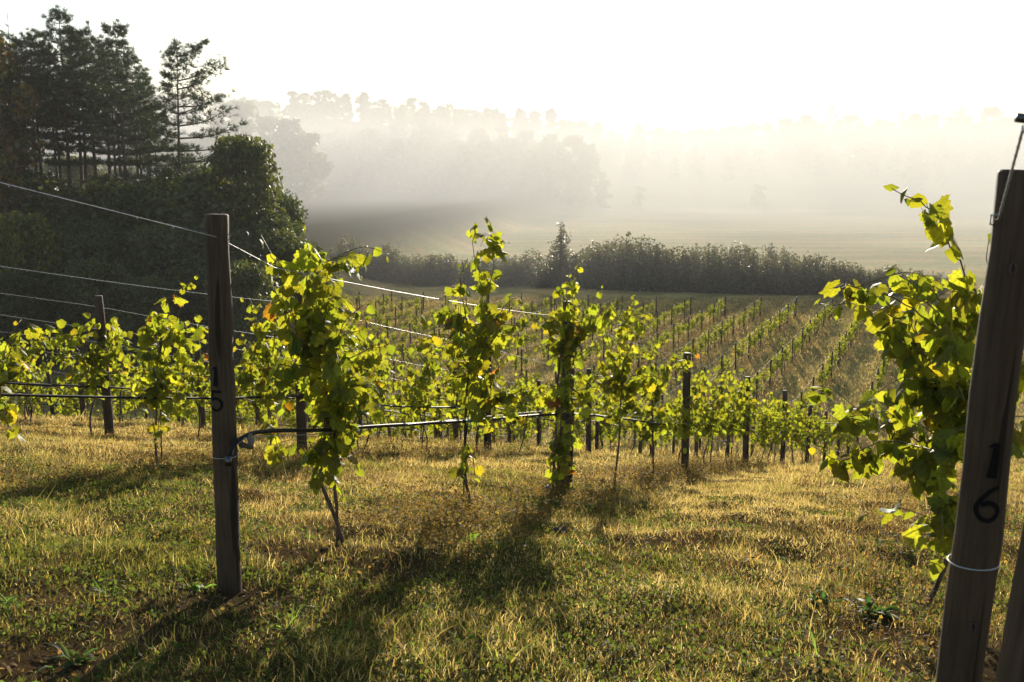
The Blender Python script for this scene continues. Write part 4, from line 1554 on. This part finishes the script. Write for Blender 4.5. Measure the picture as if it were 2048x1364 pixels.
rg = np.random.default_rng(5)
grass = link('grass', None)
tag(grass, 'patchy dry golden and green mown grass between the vine rows', 'grass', kind='stuff')
for y0, y1, dens, Ln, Wd, sg in ((2.5, 5.6, 7800, 0.052, 0.0038, 2), (5.6, 10, 5600, 0.052, 0.0056, 1), (10, 16, 2000, 0.062, 0.0105, 1), (16, 32, 430, 0.085, 0.020, 1), (32, 105, 48, 0.22, 0.048, 1)):
    xs, ys = grass_points(rg, y0, y1, dens, 1.9)
    V_, T_, C_ = blades(rg, xs, ys, Ln, Wd, sg, 0.85 if y0 < 30 else 0.5)
    tag(link('blades', new_mesh('blades', V_, T_, C_, M_GRASS), grass), kind='stuff')

# low broad-leaved ground cover
xs, ys = grass_points(rg, 2.7, 8.0, 1700)
pm = vnoise(xs, ys, 0.6, 51) * 0.6 + vnoise(xs, ys, 0.2, 52) * 0.4 + 0.25 * (1 - sstep(3.5, 6, ys))
kp = (pm > 0.52) & (bare(xs, ys) < 0.55)
xs, ys = xs[kp], ys[kp]
n = len(xs)
mid = rg.normal(0, 1, (n, 3))
mid[:, 2] = rg.uniform(-0.3, 1.0, n)
nrm = rg.normal(0, 0.8, (n, 3)) + [0, 0, 0.8]
Cc = np.where((rg.random(n) < 0.97)[:, None], np.array([0.052, 0.070, 0.018]), np.array([0.13, 0.09, 0.03])) * rg.uniform(0.7, 1.4, (n, 1))
V_, T_, C_ = scatter(CARD_V, CARD_T, np.stack([xs, ys, gz(xs, ys) + rg.uniform(0.006, 0.035, n)], 1), frames(mid, nrm), rg.uniform(0.007, 0.019, n), Cc)
gc = link('clover', new_mesh('clover', V_, T_, C_, M_CLOVER))
tag(gc, 'small round-leaved clover and creeping weeds low in the near grass', 'clover', kind='stuff')

# fallen leaves and crumbs of soil on the bare patches
lg = Geo()
for sx, sy, r_ in SOIL:
    n = int(420 * r_)
    xs = sx + rg.normal(0, r_ * 1.2, n)
    ys = sy + rg.normal(0, r_ * 0.8, n)
    ang = rg.normal(0, 1, (n, 3)) * [1, 1, 0.35]
    cc = np.array([[0.13, 0.075, 0.035], [0.09, 0.06, 0.04], [0.20, 0.13, 0.06], [0.07, 0.05, 0.035]])[rg.integers(0, 4, n)] * rg.uniform(0.7, 1.3, (n, 1))
    lg.add(*scatter(KITE_V - [0, 0.5, -0.1], KITE_T, np.stack([xs, ys, gz(xs, ys) + rg.uniform(0.003, 0.02, n)], 1), frames(ang, rg.normal(0, 0.45, (n, 3)) + [0, 0, 1]), rg.uniform(0.008, 0.030, n), cc))
tag(link('leaf_litter', lg.mesh('leaf_litter', M_CLOVER)), 'brown fallen leaves and crumbs on the bare soil patches', 'leaf litter', kind='stuff')

# dry brown weeds standing under the rows
PT_, DT_, ST_, CT_ = [], [], [], []
stem_g = Geo()
for k, ya, yb, dens in ((15, 5.0, 16, 460), (14, 6.5, 16, 190), (13, 9, 17, 110), (16, 4, 8, 120)):
    n = int((yb - ya) * dens)
    ys = rg.uniform(ya, yb, n)
    off = rg.normal(0.10, 0.45, n)
    xs = row_x0(k) + ROW_SLOPE * ys + off
    kp = vnoise(xs, ys, 0.7, 61) > 0.33
    xs, ys = xs[kp], ys[kp]
    n = len(xs)
    zs = gz(xs, ys)
    h = rg.uniform(0.06, 0.21, n) * (0.6 + 0.8 * vnoise(xs, ys, 0.8, 62))
    le = rg.normal(0, 0.25, (n, 2))
    base = np.stack([xs, ys, zs - 0.01], 1)
    tip = base + np.stack([le[:, 0] * h, le[:, 1] * h, h], 1)
    a = rg.uniform(0, 3.14, n)
    sd = np.stack([np.cos(a), np.sin(a), 0 * a], 1) * 0.0016
    stem_g.add(np.stack([base - sd, base + sd, tip], 1).reshape(-1, 3), np.arange(n * 3).reshape(-1, 3), np.array([0.10, 0.065, 0.035]))
    for j in range(11):
        t_ = rg.uniform(0.2, 1.05, n)[:, None]
        PT_.append(base + (tip - base) * t_ + rg.normal(0, 0.012, (n, 3)))
        m_ = rg.normal(0, 1, (n, 3))
        m_[:, 2] = rg.uniform(-0.2, 0.9, n)
        DT_.append(m_)
        ST_.append(rg.uniform(0.008, 0.022, n))
        c_ = np.array([[0.14, 0.080, 0.032], [0.10, 0.062, 0.030], [0.17, 0.11, 0.038], [0.085, 0.082, 0.028]])[rg.integers(0, 4, n)]
        CT_.append(c_ * rg.uniform(0.7, 1.3, (n, 1)))
Pw, Dw = np.concatenate(PT_), np.concatenate(DT_)
V_, T_, C_ = scatter(CARD_V * [0.7, 1, 1], CARD_T, Pw, frames(Dw, rg.normal(0, 0.6, Dw.shape) + [0, 0, 1]), np.concatenate(ST_), np.concatenate(CT_))
stem_g.add(V_, T_, C_)
dw = link('dry_weeds', stem_g.mesh('dry_weeds', M_CLOVER))
tag(dw, 'brown dried weeds standing thick beneath the vine rows', 'weeds', kind='stuff')

# leafy weeds one can pick out
BLADE = {}
for kind_, wd in (('long', 0.07), ('wide', 0.46), ('dark', 0.17)):
    BLADE[kind_] = []
    for var in range(5):
        rg = np.random.default_rng(var + 40)
        vs_, ts_ = [], []
        nseg = 7
        cu, li, tw = rg.uniform(0.2, 1.3), rg.uniform(0.3, 1.2), rg.uniform(-0.25, 0.25)
        for i in range(nseg + 1):
            t_ = i / nseg
            w_ = wd * (math.sin(math.pi * min(1, 0.10 + t_ * 0.90)) ** 0.8) * 0.5 * (1 if i % 2 else rg.uniform(0.7, 0.95))
            zc = li * t_ - cu * t_ * t_
            xo = tw * t_ * t_
            vs_ += [(xo - w_, t_ * (1 - 0.25 * cu * t_), zc + w_ * 0.5), (xo, t_ * (1 - 0.25 * cu * t_), zc), (xo + w_, t_ * (1 - 0.25 * cu * t_), zc + w_ * 0.4)]
        for i in range(nseg):
            o = 3 * i
            ts_ += [(o, o + 1, o + 4), (o, o + 4, o + 3), (o + 1, o + 2, o + 5), (o + 1, o + 5, o + 4)]
        BLADE[kind_].append(new_mesh('leaf', np.array(vs_), np.array(ts_), None, M_WEED, True))
WEEDS = [(585, 1258, 'long', 16, 0.22, (0.10, 0.15, 0.035), 'bright green grassy rosette in the near grass right of post 15'),
         (690, 1270, 'long', 15, 0.17, (0.10, 0.14, 0.035), 'long-leaved green weed next to the bright rosette right of post 15'),
         (938, 1082, 'wide', 12, 0.10, (0.09, 0.15, 0.03), 'small bright broad-leaved weed on the dry strip below the slender vine'),
         (1745, 1232, 'dark', 22, 0.26, (0.035, 0.06, 0.022), 'large dark dock-like rosette left of the post marked 16'),
         (1640, 1205, 'dark', 15, 0.17, (0.045, 0.075, 0.025), 'dark low weed left of the large dark rosette'),
         (392, 1178, 'wide', 9, 0.115, (0.10, 0.15, 0.03), 'young bright seedling with rounded leaves against the foot of post 15'),
         (215, 1195, 'long', 14, 0.20, (0.055, 0.085, 0.025), 'dark green weed left of post 15 in the shade'),
         (22, 1215, 'long', 14, 0.22, (0.06, 0.09, 0.03), 'leafy weed by the left frame edge beside dark soil'),
         (150, 1330, 'dark', 16, 0.20, (0.045, 0.07, 0.025), 'dark rosette in the lower left corner grass'),
         (775, 975, 'wide', 9, 0.10, (0.06, 0.09, 0.03), 'little green weed between the first two vines of row 15'),
         (1500, 1130, 'long', 22, 0.20, (0.26, 0.20, 0.08), 'pale dry grass tuft in the open lawn'),
         (1010, 1330, 'long', 16, 0.20, (0.16, 0.15, 0.05), 'yellowish grass tuft at the bottom of the lawn'),
         (1160, 1350, 'long', 14, 0.18, (0.15, 0.14, 0.05), 'second yellowish grass tuft at the bottom of the lawn, further right'),
         (850, 1240, 'long', 16, 0.18, (0.08, 0.11, 0.03), 'green grass clump in the shadow below the bare soil patch'),
         (1655, 1330, 'long', 14, 0.2, (0.12, 0.13, 0.04), 'thin grassy weed in the lower right lawn')]


def ground_hit(px, py):
    for Y_ in np.arange(2.5, 30, 0.02):
        p_ = pix(px, py, Y_)
        if p_[2] <= gz(p_[0], p_[1]):
            return p_
    return p_


for i, (px_, py_, kd, nl, ln, c_, lab) in enumerate(WEEDS):
    rg = np.random.default_rng(900 + i)
    p_ = ground_hit(px_, py_)
    o = link('weed_plant', None, None, (p_[0], p_[1], float(gz(p_[0], p_[1])) - 0.005))
    tag(o, lab, 'weed')
    for j in range(int(nl * 1.6)):
        l_ = link('leaf', BLADE[kd][int(rg.integers(5))], o, rg.normal(0, 0.022, 3) * [1, 1, 0.1], (rg.uniform(-0.35, 0.95), rg.normal(0, 0.35), j * 2.4 + rg.normal(0, 0.3)), ln * rg.uniform(0.3, 0.8))
        l_.color = (*[float(q_ * rg.uniform(0.75, 1.25)) for q_ in c_], 1)

# stones


def rock_mesh(seed, m_):
    rg = np.random.default_rng(seed)
    vs_, ts_ = [], []
    nu, nv = 9, 6
    for i in range(nv + 1):
        for j in range(nu):
            a, b_ = 2 * math.pi * j / nu, math.pi * i / nv - math.pi / 2
            r_ = 1 + rg.normal(0, 0.12)
            vs_.append((r_ * math.cos(a) * math.cos(b_), r_ * math.sin(a) * math.cos(b_) * 0.8, 0.62 * r_ * math.sin(b_)))
    for i in range(nv):
        for j in range(nu):
            a, b_, c, d = i * nu + j, i * nu + (j + 1) % nu, (i + 1) * nu + (j + 1) % nu, (i + 1) * nu + j
            ts_ += [(a, b_, c), (a, c, d)]
    return new_mesh('stone', np.array(vs_), np.array(ts_), None, m_, False)


for i, (px_, py_, s, m_, lab) in enumerate([
        (918, 1030, 0.055, M_ROCK, 'pale stone left of the slender vine foot'), (978, 1026, 0.045, M_ROCK, 'flat pale stone right of the slender vine foot'),
        (1102, 985, 0.085, M_ROCK, 'grey stone at the foot of the leaf-wrapped post'), (1118, 1072, 0.075, M_ROCKD, 'brown half-buried stone in the shaded lawn edge'),
        (1362, 940, 0.15, M_ROCKD, 'dark boulder on the left of the third post of row 15'), (1402, 944, 0.13, M_ROCKD, 'dark boulder on the right of the third post of row 15')]):
    p_ = ground_hit(px_, py_)
    tag(link('stone', rock_mesh(i, m_), None, (p_[0], p_[1], float(gz(p_[0], p_[1])) + s * 0.15), (0, 0, i * 1.3), s), lab, 'stone')

# crumpled dead leaf caught on the tube, and tie tapes
dl = link('dead_leaf', new_mesh('dead_leaf', LEAVES[3][0] * [1, 1, 1.8], LEAVES[3][1], None, M_DEAD, True), None, pix(486, 874, 4.45), (1.2, 2.6, 0.4), 0.085)
tag(dl, 'crumpled grey dead leaf caught under the curled tube at post 15', 'leaf')
for px_, py_, Y_, lab in ((935, 842, 6.93, 'green tie tape on the slender second vine at the tube'), (1886, 1015, 4.73, 'green tie tape on the vine trunk beside the post marked 16')):
    g = Geo()
    th = np.linspace(0, 2 * math.pi, 11)
    g.tube(np.stack([0.014 * np.cos(th), 0.014 * np.sin(th), 0.004 * np.sin(2 * th)], 1), 0.006, 5, (1, 1, 1), False)
    g.tube(np.array([[0.012, -0.012, 0], [0.022, -0.025, -0.012], [0.026, -0.028, -0.035]]), [0.005, 0.005, 0.003], 4)
    tag(link('tie_tape', g.mesh('tie_tape', M_TAPE), None, pix(px_, py_, Y_)), lab, 'tape')

# ------------------------------------------------------------------ air
zs = GZ.min() - 1.0
HAZE_TOP = 62.0
ft = np.array([(0, 1, 3), (0, 3, 2), (4, 6, 7), (4, 7, 5), (0, 4, 5), (0, 5, 1), (2, 3, 7), (2, 7, 6), (0, 2, 6), (0, 6, 4), (1, 5, 7), (1, 7, 3)])


def air(name, lo_, hi_, density, label, cat):
    hb = (lo_, hi_)
    vx = np.array([(hb[i][0], hb[j][1], hb[k_][2]) for i in (0, 1) for j in (0, 1) for k_ in (0, 1)])
    m_h = bpy.data.materials.new(name)
    m_h.use_nodes = True
    t = m_h.node_tree
    t.nodes.clear()
    out = t.nodes.new('ShaderNodeOutputMaterial')
    pv = t.nodes.new('ShaderNodeVolumePrincipled')
    pv.inputs['Color'].default_value = (0.980, 0.960, 0.940, 1)
    pv.inputs['Density'].default_value = density
    pv.inputs['Anisotropy'].default_value = 0.04
    t.links.new(pv.outputs[0], out.inputs['Volume'])
    tag(link(name, new_mesh(name, vx, ft, None, m_h)), label, cat, kind='stuff')


air('haze', (-895, -70, zs), (895, 895, HAZE_TOP), HAZE_DENSITY, 'pale morning haze filling the valley air', 'haze')
# the ground fog lying on the meadow and hills beyond the hedge
air('mist', (-890, 96.8, zs + 0.5), (890, 890, 24.5), MIST_DENSITY, 'thick bright morning fog lying on the meadow beyond the hedge', 'mist')
print('tris', sum(len(m.polygons) for m in bpy.data.meshes))
